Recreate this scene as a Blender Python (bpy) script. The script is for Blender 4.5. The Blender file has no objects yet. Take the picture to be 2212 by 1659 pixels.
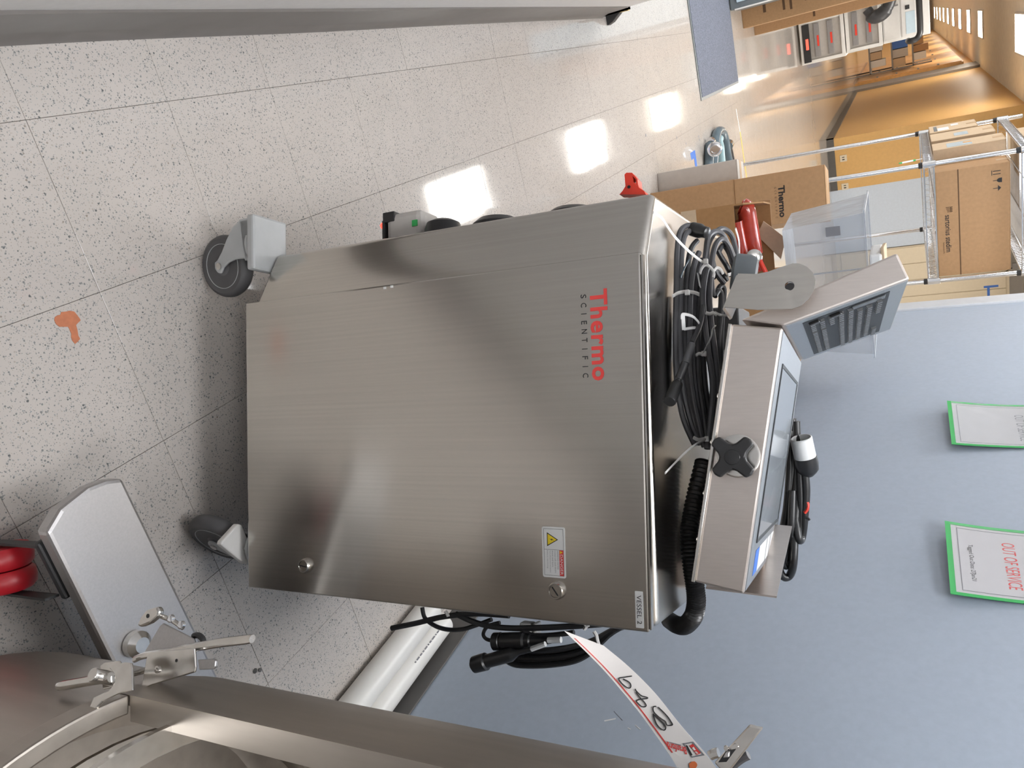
import bpy, bmesh, math, random
from mathutils import Vector, Matrix
random.seed(7)
scene = bpy.context.scene
COL = scene.collection
V = Vector

# ------------------------------------------------------------------ camera, world, exposure
# room axes: X right across the corridor, Y along the corridor, Z up; camera at (0, 0, 1.311)
CAM_R = ((0.913300, -0.227184, 0.338017), (-0.404892, -0.416524, 0.814057), (-0.044143, -0.880284, -0.472389))
FPX, IW, IH = 1648.0, 2212.0, 1659.0
EYE = V((0.0, 0.0, 1.311))


def cam_axes():
    a = math.radians(22.55)
    c, s = math.cos(a), math.sin(a)
    f = FPX
    dn = V((154.0, 3071.0, f)).normalized()          # world down seen from the camera (right, down, forward)
    up = -dn
    fw = V((0, 0, 1))
    y = (fw - up * fw.dot(up)).normalized()
    x = y.cross(up)
    rows = [x, y, up]                                # camera -> levelled frame
    lev = [V((rows[0][i], rows[1][i], rows[2][i])) for i in range(3)]
    return [V((q.x * c + q.y * s, -q.x * s + q.y * c, q.z)) for q in lev]


AX_R, AX_D, AX_F = cam_axes()
cam_data = bpy.data.cameras.new('camera')
cam = bpy.data.objects.new('camera', cam_data)
COL.objects.link(cam)
mx = Matrix.Identity(4)
for i, ax in enumerate((-AX_D, -AX_R, -AX_F)):       # the photograph is turned on its side
    mx[0][i], mx[1][i], mx[2][i] = ax
mx.translation = EYE
cam.matrix_world = mx
cam_data.sensor_fit = 'HORIZONTAL'
cam_data.sensor_width = 36.0
cam_data.lens = 36.0 * FPX / IW
cam_data.clip_start = 0.02
cam_data.clip_end = 200
scene.camera = cam

scene.view_settings.view_transform = 'Standard'
scene.view_settings.look = 'None'
scene.view_settings.gamma = 1.0
scene.view_settings.use_curve_mapping = False
scene.view_settings.exposure = 0.0
world = bpy.data.worlds.new('world')
scene.world = world
world.use_nodes = True
world.node_tree.nodes['Background'].inputs[0].default_value = (0.9, 0.95, 1.0, 1)
world.node_tree.nodes['Background'].inputs[1].default_value = 0.15
scene.cycles.max_bounces = 8
scene.cycles.diffuse_bounces = 5
scene.cycles.glossy_bounces = 5
scene.cycles.transparent_max_bounces = 12
scene.cycles.caustics_reflective = False
scene.cycles.caustics_refractive = False
scene.cycles.use_denoising = True
scene.cycles.sample_clamp_indirect = 6.0


def area_light(name, loc, sx, sy, power, color=(1, 1, 1), rot=(0, 0, 0)):
    ld = bpy.data.lights.new(name, 'AREA')
    ld.shape = 'RECTANGLE'
    ld.size, ld.size_y = sx, sy
    ld.energy = power
    ld.color = color
    o = bpy.data.objects.new(name, ld)
    o.location = loc
    o.rotation_euler = rot
    COL.objects.link(o)
    return o


PANEL_GLOW = 25.0      # emission of every fluorescent panel
ALCOVE_GLOW = 18.5

area_light('hall_side_fill', (4.3, 9.5, 2.96), 1.2, 7.0, 230, (1.0, 0.96, 0.9))  # unseen fill over the hall's right part, added to brighten the facing walls
area_light('hall_left_fill', (-0.95, 5.6, 2.97), 0.6, 1.2, 75, (0.93, 0.97, 1.0))  # unseen cool fill, added to brighten the small cartons' left faces

# ------------------------------------------------------------------ photograph pixel -> point on a real plane


def ray(px, py):
    return (AX_R * ((py - IH / 2) / FPX) + AX_D * (((IW - px) - IW / 2) / FPX) + AX_F)


def on_plane(px, py, p, n):
    d = ray(px, py)
    n = V(n)
    return EYE + d * ((V(p) - EYE).dot(n) / d.dot(n))


def on_z(px, py, z=0.0):
    return on_plane(px, py, (0, 0, z), (0, 0, 1))


def on_x(px, py, x):
    return on_plane(px, py, (x, 0, 0), (1, 0, 0))


def on_y(px, py, y):
    return on_plane(px, py, (0, y, 0), (0, 1, 0))


# ------------------------------------------------------------------ mesh builder
class MB:
    def __init__(self):
        self.v, self.f = [], []

    def add(self, vs, fs):
        b = len(self.v)
        self.v += [V(p) for p in vs]
        self.f += [tuple(b + i for i in f) for f in fs]
        return self

    def pbox(self, o, a, b, c):
        o, a, b, c = V(o), V(a), V(b), V(c)
        p = [o, o + a, o + a + b, o + b, o + c, o + a + c, o + a + b + c, o + b + c]
        fs = [(0, 3, 2, 1), (4, 5, 6, 7), (0, 1, 5, 4), (1, 2, 6, 5), (2, 3, 7, 6), (3, 0, 4, 7)]
        if a.cross(b).dot(c) < 0:
            fs = [f[::-1] for f in fs]
        return self.add(p, fs)

    def box(self, x0, x1, y0, y1, z0, z1):
        return self.pbox((x0, y0, z0), (x1 - x0, 0, 0), (0, y1 - y0, 0), (0, 0, z1 - z0))

    def prism(self, pts, vec):
        pts = [V(p) for p in pts]
        vec = V(vec)
        n = V((0, 0, 0))
        for i in range(len(pts)):
            n += pts[i].cross(pts[(i + 1) % len(pts)])
        if n.dot(vec) > 0:
            pts = pts[::-1]
        k = len(pts)
        fs = [tuple(range(k)), tuple(range(2 * k - 1, k - 1, -1))]
        for i in range(k):
            j = (i + 1) % k
            fs.append((i, k + i, k + j, j))
        return self.add(pts + [p + vec for p in pts], fs)

    def face(self, pts):
        return self.add(pts, [tuple(range(len(pts)))])

    def tube(self, pts, r, n=8, closed=False, caps=True, flat=None, flatdir=None):
        pts = [V(p) for p in pts]
        k = len(pts)
        rad = r if isinstance(r, (list, tuple)) else [r] * k
        rings = []
        prev = None
        for i in range(k):
            if closed:
                t = pts[(i + 1) % k] - pts[i - 1]
            else:
                t = pts[min(i + 1, k - 1)] - pts[max(i - 1, 0)]
            if t.length < 1e-9:
                t = V((0, 0, 1))
            t.normalize()
            if prev is None:
                ref = V(flatdir) if flatdir is not None else (V((0, 0, 1)) if abs(t.z) < 0.9 else V((1, 0, 0)))
                u = (ref - t * ref.dot(t)).normalized()
            else:
                u = (prev - t * prev.dot(t))
                u = u.normalized() if u.length > 1e-6 else prev
            prev = u
            w = t.cross(u)
            ru = rad[i] * (flat if flat else 1.0)
            rings.append([pts[i] + u * (ru * math.cos(2 * math.pi * (j + .5) / n)) + w * (rad[i] * math.sin(2 * math.pi * (j + .5) / n)) for j in range(n)])
        vs = [p for rg in rings for p in rg]
        fs = []
        for i in range(k if closed else k - 1):
            a, b = i * n, ((i + 1) % k) * n
            for j in range(n):
                fs.append((a + j, a + (j + 1) % n, b + (j + 1) % n, b + j))
        if caps and not closed:
            fs.append(tuple(range(n))[::-1])
            fs.append(tuple((k - 1) * n + j for j in range(n)))
        return self.add(vs, fs)

    def lathe(self, c, axis, prof, n=24, caps=True):
        c = V(c)
        t = V(axis).normalized()
        ref = V((0, 0, 1)) if abs(t.z) < 0.9 else V((1, 0, 0))
        u = (ref - t * ref.dot(t)).normalized()
        w = t.cross(u)
        vs = []
        for r, h in prof:
            r = max(r, 1e-5)
            for j in range(n):
                a = 2 * math.pi * j / n
                vs.append(c + t * h + u * (r * math.cos(a)) + w * (r * math.sin(a)))
        fs = []
        k = len(prof)
        for i in range(k - 1):
            for j in range(n):
                fs.append((i * n + j, i * n + (j + 1) % n, (i + 1) * n + (j + 1) % n, (i + 1) * n + j))
        if caps:
            fs.append(tuple(range(n))[::-1])
            fs.append(tuple((k - 1) * n + j for j in range(n)))
        return self.add(vs, fs)

    def ring_prism(self, outer, inner, vec):
        """frame: outer/inner loops with the same count, extruded"""
        k = len(outer)
        vec = V(vec)
        vs = [V(p) for p in outer] + [V(p) for p in inner]
        vs += [p + vec for p in vs]
        fs = []
        for i in range(k):
            j = (i + 1) % k
            fs += [(i, k + i, k + j, j), (2 * k + i, 2 * k + j, 3 * k + j, 3 * k + i), (i, j, 2 * k + j, 2 * k + i), (k + i, 3 * k + i, 3 * k + j, k + j)]
        return self.add(vs, fs)


def spline(pts, sub=6, closed=False):
    pts = [V(p) for p in pts]
    n = len(pts)
    out = []
    for i in range(n if closed else n - 1):
        if closed:
            p0, p1, p2, p3 = pts[i - 1], pts[i], pts[(i + 1) % n], pts[(i + 2) % n]
        else:
            p0, p1, p2, p3 = pts[max(i - 1, 0)], pts[i], pts[i + 1], pts[min(i + 2, n - 1)]
        for k in range(sub):
            t = k / sub
            out.append(0.5 * ((2 * p1) + (p2 - p0) * t + (2 * p0 - 5 * p1 + 4 * p2 - p3) * t * t + (3 * p1 - p0 - 3 * p2 + p3) * t ** 3))
    if not closed:
        out.append(pts[-1])
    return out


ROOTM = {}


def finish_mesh(me, bevel, smooth, recalc=True, segs=2):
    bm = bmesh.new()
    bm.from_mesh(me)
    bmesh.ops.remove_doubles(bm, verts=bm.verts, dist=1e-6)
    if recalc:
        bmesh.ops.recalc_face_normals(bm, faces=bm.faces)
    if bevel:
        bmesh.ops.bevel(bm, geom=[e for e in bm.edges if len(e.link_faces) == 2 and e.calc_face_angle(0) > 0.5], offset=bevel, segments=segs, affect='EDGES', profile=0.5, clamp_overlap=True)
    bm.to_mesh(me)
    bm.free()
    if smooth:
        me.polygons.foreach_set('use_smooth', [True] * len(me.polygons))
        me.set_sharp_from_angle(angle=math.radians(38))


def build(mb, name, mat, parent=None, bevel=0.0, smooth=False, label=None, cat=None, group=None, kind=None, recalc=True, origin=True, segs=2):
    me = bpy.data.meshes.new(name)
    m = ROOTM.get(parent.name) if parent else None
    if m is not None:
        inv = m.inverted()
        vs = [inv @ p for p in mb.v]
        off = None
    else:
        vs = mb.v
        off = None
        if origin and vs:
            xs = [p.x for p in vs]
            ys = [p.y for p in vs]
            off = V(((min(xs) + max(xs)) / 2, (min(ys) + max(ys)) / 2, min(p.z for p in vs)))
            vs = [p - off for p in vs]
    me.from_pydata([tuple(p) for p in vs], [], mb.f)
    me.validate()
    finish_mesh(me, bevel, smooth, recalc, segs)
    if mat is not None:
        me.materials.append(mat)
    o = bpy.data.objects.new(name, me)
    COL.objects.link(o)
    if parent:
        o.parent = parent
        if m is not None:
            ROOTM[o.name] = m
    else:
        if off is not None:
            o.location = off
        ROOTM[o.name] = Matrix.Translation(off if off is not None else V((0, 0, 0)))
    if label:
        o['label'] = label
    if cat:
        o['category'] = cat
    if group:
        o['group'] = group
    if kind:
        o['kind'] = kind
    return o


def thing(name, label, cat, loc=(0, 0, 0), rotz=0.0, group=None, kind=None):
    o = bpy.data.objects.new(name, None)
    o.empty_display_size = 0.05
    COL.objects.link(o)
    o.location = loc
    o.rotation_euler = (0, 0, rotz)
    ROOTM[o.name] = Matrix.Translation(V(loc)) @ Matrix.Rotation(rotz, 4, 'Z')
    if label:
        o['label'] = label
    if cat:
        o['category'] = cat
    if group:
        o['group'] = group
    if kind:
        o['kind'] = kind
    return o


def copy_tree(o, parent=None, loc=None, rotz=None, label=None):
    c = o.copy()
    COL.objects.link(c)
    if parent is not None:
        c.parent = parent
    if loc is not None:
        c.location = loc
    if rotz is not None:
        c.rotation_euler = (0, 0, rotz)
    if label:
        c['label'] = label
    for ch in list(o.children):
        copy_tree(ch, c)
    return c


def text_mb(body, org, xd, yd, width=None, height=None, bold=0.0, spacing=1.0, lift=0.0005, align='LEFT', mb=None, shear=0.0):
    """flat lettering: text fitted to width along xd, its height along yd"""
    cu = bpy.data.curves.new('lettering_curve', 'FONT')
    cu.body = body
    cu.size = 1.0
    cu.offset = bold
    cu.space_character = spacing
    cu.shear = shear
    cu.resolution_u = 3
    tmp = bpy.data.objects.new('lettering_tmp', cu)
    COL.objects.link(tmp)
    dg = bpy.context.evaluated_depsgraph_get()
    me = tmp.evaluated_get(dg).to_mesh()
    vs = [v.co.copy() for v in me.vertices]
    fs = [tuple(p.vertices) for p in me.polygons]
    tmp.evaluated_get(dg).to_mesh_clear()
    bpy.data.objects.remove(tmp)
    bpy.data.curves.remove(cu)
    x0, x1 = min(v.x for v in vs), max(v.x for v in vs)
    y0, y1 = min(v.y for v in vs), max(v.y for v in vs)
    sx = width / (x1 - x0) if width else None
    sy = height / (y1 - y0) if height else None
    if sx is None:
        sx = sy
    if sy is None:
        sy = sx
    xd, yd = V(xd).normalized(), V(yd).normalized()
    nn = xd.cross(yd).normalized()
    org = V(org)
    mb = mb or MB()
    mb.add([org + xd * ((v.x - x0) * sx) + yd * ((v.y - y0) * sy) + nn * lift for v in vs], fs)
    return mb


# ------------------------------------------------------------------ materials
def mat_base(name):
    m = bpy.data.materials.new(name)
    m.use_nodes = True
    nt = m.node_tree
    b = nt.nodes['Principled BSDF']
    return m, nt, b


def N(nt, t, **kw):
    n = nt.nodes.new(t)
    for k, v in kw.items():
        setattr(n, k, v)
    return n


def plain(name, col, rough=0.6, metal=0.0, var=0.06, scale=30.0, bump=0.0, coat=0.0, spec=0.5):
    m, nt, b = mat_base(name)
    tc = N(nt, 'ShaderNodeTexCoord')
    nz = N(nt, 'ShaderNodeTexNoise')
    nz.inputs['Scale'].default_value = scale
    nz.inputs['Detail'].default_value = 4
    nt.links.new(tc.outputs['Object'], nz.inputs['Vector'])
    rmp = N(nt, 'ShaderNodeValToRGB')
    rmp.color_ramp.elements[0].position = 0.3
    rmp.color_ramp.elements[1].position = 0.7
    rmp.color_ramp.elements[0].color = tuple(max(0, c * (1 - var)) for c in col) + (1,)
    rmp.color_ramp.elements[1].color = tuple(min(1, c * (1 + var)) for c in col) + (1,)
    nt.links.new(nz.outputs['Fac'], rmp.inputs['Fac'])
    nt.links.new(rmp.outputs['Color'], b.inputs['Base Color'])
    b.inputs['Roughness'].default_value = rough
    b.inputs['Metallic'].default_value = metal
    b.inputs['Specular IOR Level'].default_value = spec
    b.inputs['Coat Weight'].default_value = coat
    if bump:
        bp = N(nt, 'ShaderNodeBump')
        bp.inputs['Strength'].default_value = bump
        bp.inputs['Distance'].default_value = 0.002
        nt.links.new(nz.outputs['Fac'], bp.inputs['Height'])
        nt.links.new(bp.outputs['Normal'], b.inputs['Normal'])
    return m


def steel(name, col=(0.56, 0.53, 0.49), rough=0.3, aniso=0.6, grain=(220, 220, 2.0), tangent='Z', bump=0.04, var=0.1):
    m, nt, b = mat_base(name)
    tc = N(nt, 'ShaderNodeTexCoord')
    mp = N(nt, 'ShaderNodeMapping')
    mp.inputs['Scale'].default_value = grain
    nt.links.new(tc.outputs['Object'], mp.inputs['Vector'])
    nz = N(nt, 'ShaderNodeTexNoise')
    nz.inputs['Scale'].default_value = 1.0
    nz.inputs['Detail'].default_value = 5
    nt.links.new(mp.outputs['Vector'], nz.inputs['Vector'])
    big = N(nt, 'ShaderNodeTexNoise')
    big.inputs['Scale'].default_value = 6.0
    big.inputs['Detail'].default_value = 3
    nt.links.new(tc.outputs['Object'], big.inputs['Vector'])
    rmp = N(nt, 'ShaderNodeValToRGB')
    rmp.color_ramp.elements[0].position = 0.25
    rmp.color_ramp.elements[1].position = 0.75
    rmp.color_ramp.elements[0].color = tuple(c * (1 - var) for c in col) + (1,)
    rmp.color_ramp.elements[1].color = tuple(min(1, c * (1 + var)) for c in col) + (1,)
    nt.links.new(nz.outputs['Fac'], rmp.inputs['Fac'])
    nt.links.new(rmp.outputs['Color'], b.inputs['Base Color'])
    b.inputs['Metallic'].default_value = 1.0
    add = N(nt, 'ShaderNodeMath', operation='MULTIPLY_ADD')
    add.inputs[1].default_value = 0.05
    add.inputs[2].default_value = rough - 0.025
    nt.links.new(big.outputs['Fac'], add.inputs[0])
    nt.links.new(add.outputs[0], b.inputs['Roughness'])
    b.inputs['Anisotropic'].default_value = aniso
    if aniso > 0:
        tg = N(nt, 'ShaderNodeTangent', direction_type='RADIAL', axis=tangent)
        nt.links.new(tg.outputs['Tangent'], b.inputs['Tangent'])
    if bump:
        bp = N(nt, 'ShaderNodeBump')
        bp.inputs['Strength'].default_value = bump
        bp.inputs['Distance'].default_value = 0.001
        nt.links.new(nz.outputs['Fac'], bp.inputs['Height'])
        nt.links.new(bp.outputs['Normal'], b.inputs['Normal'])
    return m


def tile_mat(name, base):
    m, nt, b = mat_base(name)
    geo = N(nt, 'ShaderNodeNewGeometry')
    L = nt.links.new

    def specks(scale, thr, rad, seed):
        mp = N(nt, 'ShaderNodeMapping')
        mp.inputs['Location'].default_value = (seed, seed * 1.7, 0)
        L(geo.outputs['Position'], mp.inputs['Vector'])
        wn = N(nt, 'ShaderNodeTexNoise')
        wn.inputs['Scale'].default_value = scale * 1.1
        L(mp.outputs['Vector'], wn.inputs['Vector'])
        mixv = N(nt, 'ShaderNodeMixRGB', blend_type='ADD')
        mixv.inputs['Fac'].default_value = 0.6 / scale
        L(mp.outputs['Vector'], mixv.inputs['Color1'])
        L(wn.outputs['Color'], mixv.inputs['Color2'])
        vo = N(nt, 'ShaderNodeTexVoronoi')
        vo.inputs['Scale'].default_value = scale
        L(mixv.outputs['Color'], vo.inputs['Vector'])
        sep = N(nt, 'ShaderNodeSeparateColor')
        L(vo.outputs['Color'], sep.inputs['Color'])
        gt = N(nt, 'ShaderNodeMath', operation='GREATER_THAN')
        gt.inputs[1].default_value = thr
        L(sep.outputs['Red'], gt.inputs[0])
        mul = N(nt, 'ShaderNodeMath', operation='MULTIPLY')
        mul.inputs[1].default_value = rad
        L(sep.outputs['Green'], mul.inputs[0])
        lt = N(nt, 'ShaderNodeMath', operation='LESS_THAN')
        L(vo.outputs['Distance'], lt.inputs[0])
        L(mul.outputs[0], lt.inputs[1])
        an = N(nt, 'ShaderNodeMath', operation='MULTIPLY')
        L(gt.outputs[0], an.inputs[0])
        L(lt.outputs[0], an.inputs[1])
        return an.outputs[0], sep.outputs['Blue']

    big = N(nt, 'ShaderNodeTexNoise')
    big.inputs['Scale'].default_value = 9
    big.inputs['Detail'].default_value = 6
    L(geo.outputs['Position'], big.inputs['Vector'])
    r0 = N(nt, 'ShaderNodeValToRGB')
    r0.color_ramp.elements[0].color = tuple(c * 0.93 for c in base) + (1,)
    r0.color_ramp.elements[1].color = tuple(min(1, c * 1.06) for c in base) + (1,)
    L(big.outputs['Fac'], r0.inputs['Fac'])
    cur = r0.outputs['Color']
    for scale, thr, rad, seed, cols in ((270, .66, .55, 0.0, ((.22, .225, .22), (.40, .36, .32), (.30, .31, .31))),
                                        (430, .60, .6, 3.3, ((.27, .27, .26), (.42, .37, .33), (.34, .35, .35))),
                                        (190, .93, .42, 9.1, ((.14, .145, .145), (.30, .26, .22), (.2, .2, .2)))):
        fac, rnd = specks(scale, thr, rad, seed)
        rr = N(nt, 'ShaderNodeValToRGB')
        rr.color_ramp.interpolation = 'CONSTANT'
        rr.color_ramp.elements[0].color = cols[0] + (1,)
        rr.color_ramp.elements[1].color = cols[1] + (1,)
        rr.color_ramp.elements[1].position = .4
        e = rr.color_ramp.elements.new(.7)
        e.color = cols[2] + (1,)
        L(rnd, rr.inputs['Fac'])
        mx_ = N(nt, 'ShaderNodeMixRGB')
        L(fac, mx_.inputs['Fac'])
        L(cur, mx_.inputs['Color1'])
        L(rr.outputs['Color'], mx_.inputs['Color2'])
        cur = mx_.outputs['Color']
    L(cur, b.inputs['Base Color'])
    rg = N(nt, 'ShaderNodeMath', operation='MULTIPLY_ADD')
    rg.inputs[1].default_value = 0.06
    rg.inputs[2].default_value = 0.035
    L(big.outputs['Fac'], rg.inputs[0])
    L(rg.outputs[0], b.inputs['Roughness'])
    b.inputs['Specular IOR Level'].default_value = 0.5
    wav = N(nt, 'ShaderNodeTexNoise')
    wav.inputs['Scale'].default_value = 4.5
    wav.inputs['Detail'].default_value = 3
    L(geo.outputs['Position'], wav.inputs['Vector'])
    bp = N(nt, 'ShaderNodeBump')
    bp.inputs['Strength'].default_value = 0.05
    bp.inputs['Distance'].default_value = 0.004
    L(wav.outputs['Fac'], bp.inputs['Height'])
    L(bp.outputs['Normal'], b.inputs['Normal'])
    return m


def emit(name, col, strength):
    m, nt, b = mat_base(name)
    b.inputs['Base Color'].default_value = col + (1,)
    b.inputs['Emission Color'].default_value = col + (1,)
    b.inputs['Emission Strength'].default_value = strength
    return m


def clear_plastic(name, tint=(0.9, 0.93, 0.95), opac=0.25, rough=0.1):
    m, nt, b = mat_base(name)
    out = nt.nodes['Material Output']
    tr = N(nt, 'ShaderNodeBsdfTransparent')
    tr.inputs['Color'].default_value = tint + (1,)
    mixn = N(nt, 'ShaderNodeMixShader')
    lw = N(nt, 'ShaderNodeLayerWeight')
    lw.inputs['Blend'].default_value = 0.5
    p4 = N(nt, 'ShaderNodeMath', operation='POWER')
    p4.inputs[1].default_value = 3.0
    nt.links.new(lw.outputs['Facing'], p4.inputs[0])
    fr = N(nt, 'ShaderNodeMath', operation='MULTIPLY')
    fr.inputs[1].default_value = 0.7
    nt.links.new(p4.outputs[0], fr.inputs[0])
    tc = N(nt, 'ShaderNodeTexCoord')
    nz = N(nt, 'ShaderNodeTexNoise')
    nz.inputs['Scale'].default_value = 9
    nz.inputs['Detail'].default_value = 2
    nt.links.new(tc.outputs['Object'], nz.inputs['Vector'])
    bp = N(nt, 'ShaderNodeBump')
    bp.inputs['Strength'].default_value = 0.5
    bp.inputs['Distance'].default_value = 0.02
    nt.links.new(nz.outputs['Fac'], bp.inputs['Height'])
    ad = N(nt, 'ShaderNodeMath', operation='ADD', use_clamp=True)
    ad.inputs[1].default_value = opac
    nt.links.new(fr.outputs[0], ad.inputs[0])
    nt.links.new(ad.outputs[0], mixn.inputs['Fac'])
    nt.links.new(tr.outputs[0], mixn.inputs[1])
    b.inputs['Base Color'].default_value = (0.62, 0.64, 0.66, 1)
    b.inputs['Roughness'].default_value = rough
    nt.links.new(bp.outputs['Normal'], b.inputs['Normal'])
    nt.links.new(b.outputs[0], mixn.inputs[2])
    nt.links.new(mixn.outputs[0], out.inputs['Surface'])
    return m


M = {}
M['tile'] = tile_mat('floor_tile', (0.515, 0.472, 0.435))
M['grout'] = plain('floor_joint', (0.16, 0.14, 0.12), 0.8)
M['blue_wall'] = plain('blue_paint', (0.37, 0.425, 0.505), 0.55, var=0.03, scale=60, bump=0.05)
M['pale_blue'] = plain('pale_blue_paint', (0.55, 0.63, 0.74), 0.55, var=0.03)
M['white_wall'] = plain('white_paint', (0.66, 0.64, 0.62), 0.55, var=0.03, scale=60, bump=0.05)
M['orange_wall'] = plain('orange_paint', (0.64, 0.39, 0.14), 0.4, var=0.04, scale=20)
M['ceiling'] = plain('ceiling_paint', (0.92, 0.88, 0.81), 0.8, var=0.05, scale=8)
M['cove'] = plain('grey_vinyl', (0.165, 0.15, 0.14), 0.45, var=0.05, scale=15)
M['cove_dark'] = plain('dark_vinyl', (0.10, 0.095, 0.09), 0.5, var=0.05)
M['trim'] = plain('grey_trim_paint', (0.55, 0.57, 0.6), 0.5, var=0.03)
M['pvc'] = plain('white_pvc', (0.75, 0.73, 0.69), 0.35, var=0.03, scale=10)
M['steel'] = steel('brushed_steel', rough=0.22, aniso=0.75, var=0.05, bump=0.02)
M['steel_top'] = steel('satin_steel', (0.6, 0.57, 0.54), 0.34, 0.3, (3, 200, 200))
M['steel_console'] = steel('console_steel', (0.66, 0.60, 0.56), 0.42, 0.3, (400, 400, 14), var=0.04, bump=0.0)
M['steel_vessel'] = steel('vessel_steel', (0.42, 0.385, 0.345), 0.4, 0.4, (40, 40, 4))
M['steel_leg'] = steel('bead_blasted_steel', (0.47, 0.46, 0.46), 0.42, 0.0, (300, 300, 300), var=0.05)
M['steel_polish'] = steel('polished_steel', (0.62, 0.6, 0.57), 0.2, 0.0, (60, 60, 60), bump=0.0)
M['chrome'] = steel('chrome_plate', (0.72, 0.74, 0.77), 0.14, 0.0, (40, 40, 40), bump=0.0, var=0.04)
M['rubber_grey'] = plain('grey_rubber', (0.085, 0.083, 0.085), 0.55)
M['hub_grey'] = plain('dark_grey_plastic', (0.12, 0.118, 0.122), 0.4)
M['fork_grey'] = plain('light_grey_nylon', (0.42, 0.43, 0.43), 0.35, var=0.04)
M['black'] = plain('black_plastic', (0.02, 0.02, 0.021), 0.32, var=0.1)
M['black_matte'] = plain('black_rubber', (0.025, 0.025, 0.026), 0.5, var=0.1)
M['cable_grey'] = plain('grey_cable_jacket', (0.085, 0.085, 0.092), 0.4, var=0.1)
M['cable_dark'] = plain('dark_cable_jacket', (0.035, 0.035, 0.038), 0.38, var=0.1)
M['nylon'] = plain('white_nylon', (0.78, 0.76, 0.73), 0.4, var=0.03)
M['white'] = plain('white_label', (0.78, 0.78, 0.77), 0.45, var=0.02)
M['paper'] = plain('tag_paper', (0.86, 0.82, 0.79), 0.6, var=0.02)
M['sign_paper'] = plain('sign_paper', (0.60, 0.59, 0.60), 0.6, var=0.02)
M['ink'] = plain('black_ink', (0.012, 0.012, 0.014), 0.5, var=0.0)
M['ink_grey'] = plain('grey_ink', (0.22, 0.22, 0.24), 0.6, var=0.0)
M['red_print'] = plain('red_print', (0.72, 0.06, 0.055), 0.45, var=0.03)
M['red'] = plain('red_plastic', (0.75, 0.05, 0.025), 0.4, var=0.05)
M['red_rubber'] = plain('red_urethane', (0.42, 0.012, 0.02), 0.4, var=0.08)
M['red_hose'] = plain('red_silicone', (0.45, 0.045, 0.025), 0.18, var=0.15, coat=0.5)
M['yellow'] = plain('warning_yellow', (0.82, 0.62, 0.03), 0.45, var=0.02)
M['tape_yellow'] = plain('yellow_floor_tape', (0.85, 0.55, 0.08), 0.5)
M['tape_blue'] = plain('blue_masking_tape', (0.06, 0.17, 0.55), 0.6)
M['green'] = plain('green_sleeve_edge', (0.03, 0.42, 0.10), 0.4, var=0.04)
M['card'] = plain('cardboard', (0.42, 0.25, 0.125), 0.75, var=0.06, scale=60)
M['card_dark'] = plain('dark_cardboard', (0.36, 0.19, 0.075), 0.75, var=0.06, scale=60)
M['card_light'] = plain('light_cardboard', (0.56, 0.42, 0.28), 0.75, var=0.05, scale=60)
M['card_pale'] = plain('pale_cardboard', (0.52, 0.49, 0.46), 0.7, var=0.04)
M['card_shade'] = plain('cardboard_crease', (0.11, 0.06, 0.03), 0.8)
M['paper_tape'] = plain('paper_tape', (0.48, 0.33, 0.2), 0.5)
M['screen'] = plain('screen_glass', (0.34, 0.37, 0.40), 0.18, var=0.03, coat=0.3)
M['gasket'] = plain('screen_gasket', (0.05, 0.055, 0.06), 0.5)
M['console_face'] = steel('console_face_steel', (0.52, 0.54, 0.56), 0.38, 0.0, (200, 200, 200), var=0.04)
M['key'] = plain('key_plastic', (0.085, 0.09, 0.095), 0.2, var=0.1)
M['keywell'] = plain('keyboard_well', (0.025, 0.028, 0.032), 0.5)
M['grey_cap'] = plain('slate_plastic', (0.11, 0.125, 0.135), 0.45)
M['stain'] = plain('rust_stain', (0.50, 0.18, 0.09), 0.3, var=0.12, scale=90)
M['mat'] = plain('blue_grey_carpet', (0.135, 0.15, 0.195), 0.95, var=0.45, scale=160, bump=0.6)
M['hose_blue'] = plain('blue_grey_hose', (0.10, 0.14, 0.17), 0.25, var=0.1)
M['hose_pale'] = plain('pale_blue_hose', (0.30, 0.45, 0.50), 0.3, var=0.08)
M['locker'] = plain('beige_enamel', (0.68, 0.60, 0.46), 0.4, var=0.02)
M['lab_white'] = plain('white_enamel', (0.74, 0.73, 0.71), 0.35, var=0.02)
M['lab_grey'] = plain('grey_enamel', (0.25, 0.24, 0.24), 0.4)
M['lab_glass'] = plain('pale_glass', (0.55, 0.68, 0.76), 0.12, var=0.03)
M['fridge_dark'] = plain('slate_enamel', (0.16, 0.18, 0.19), 0.4)
M['wood'] = plain('honey_wood', (0.66, 0.36, 0.13), 0.35, var=0.1, scale=14)
M['clear'] = clear_plastic('clear_bin_plastic', (0.80, 0.82, 0.86), 0.27, 0.25)
M['film_glare'] = clear_plastic('glaring_sleeve_film', (0.96, 0.97, 0.98), 0.14, 0.05)
M['film'] = clear_plastic('clear_sleeve_film', (0.97, 0.97, 0.98), 0.04, 0.08)
M['panel_light'] = emit('fluorescent_panel', (1.0, 0.97, 0.92), PANEL_GLOW)
M['panel_hall'] = emit('warm_fluorescent_panel', (1.0, 0.90, 0.75), PANEL_GLOW)
M['panel_alcove'] = emit('cool_fluorescent_panel', (0.97, 0.98, 1.0), ALCOVE_GLOW)
M['red_led'] = emit('red_display', (1.0, 0.08, 0.05), 2.0)
M['brass'] = plain('brass_contact', (0.5, 0.38, 0.12), 0.3, metal=1.0)
M['orange_tag'] = plain('orange_eyelet', (0.85, 0.22, 0.08), 0.5)

# ------------------------------------------------------------------ the setting
WL, WR = -0.295, 1.40          # corridor walls
Y_END = 4.06                   # corridor opens into the hall here
ZC = 3.0
Y_BACK = -2.6
Y_FAR = 62.0
PITCH = 0.3048
GX, GY = 0.1465, 0.887         # one corner of the tile grid

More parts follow.
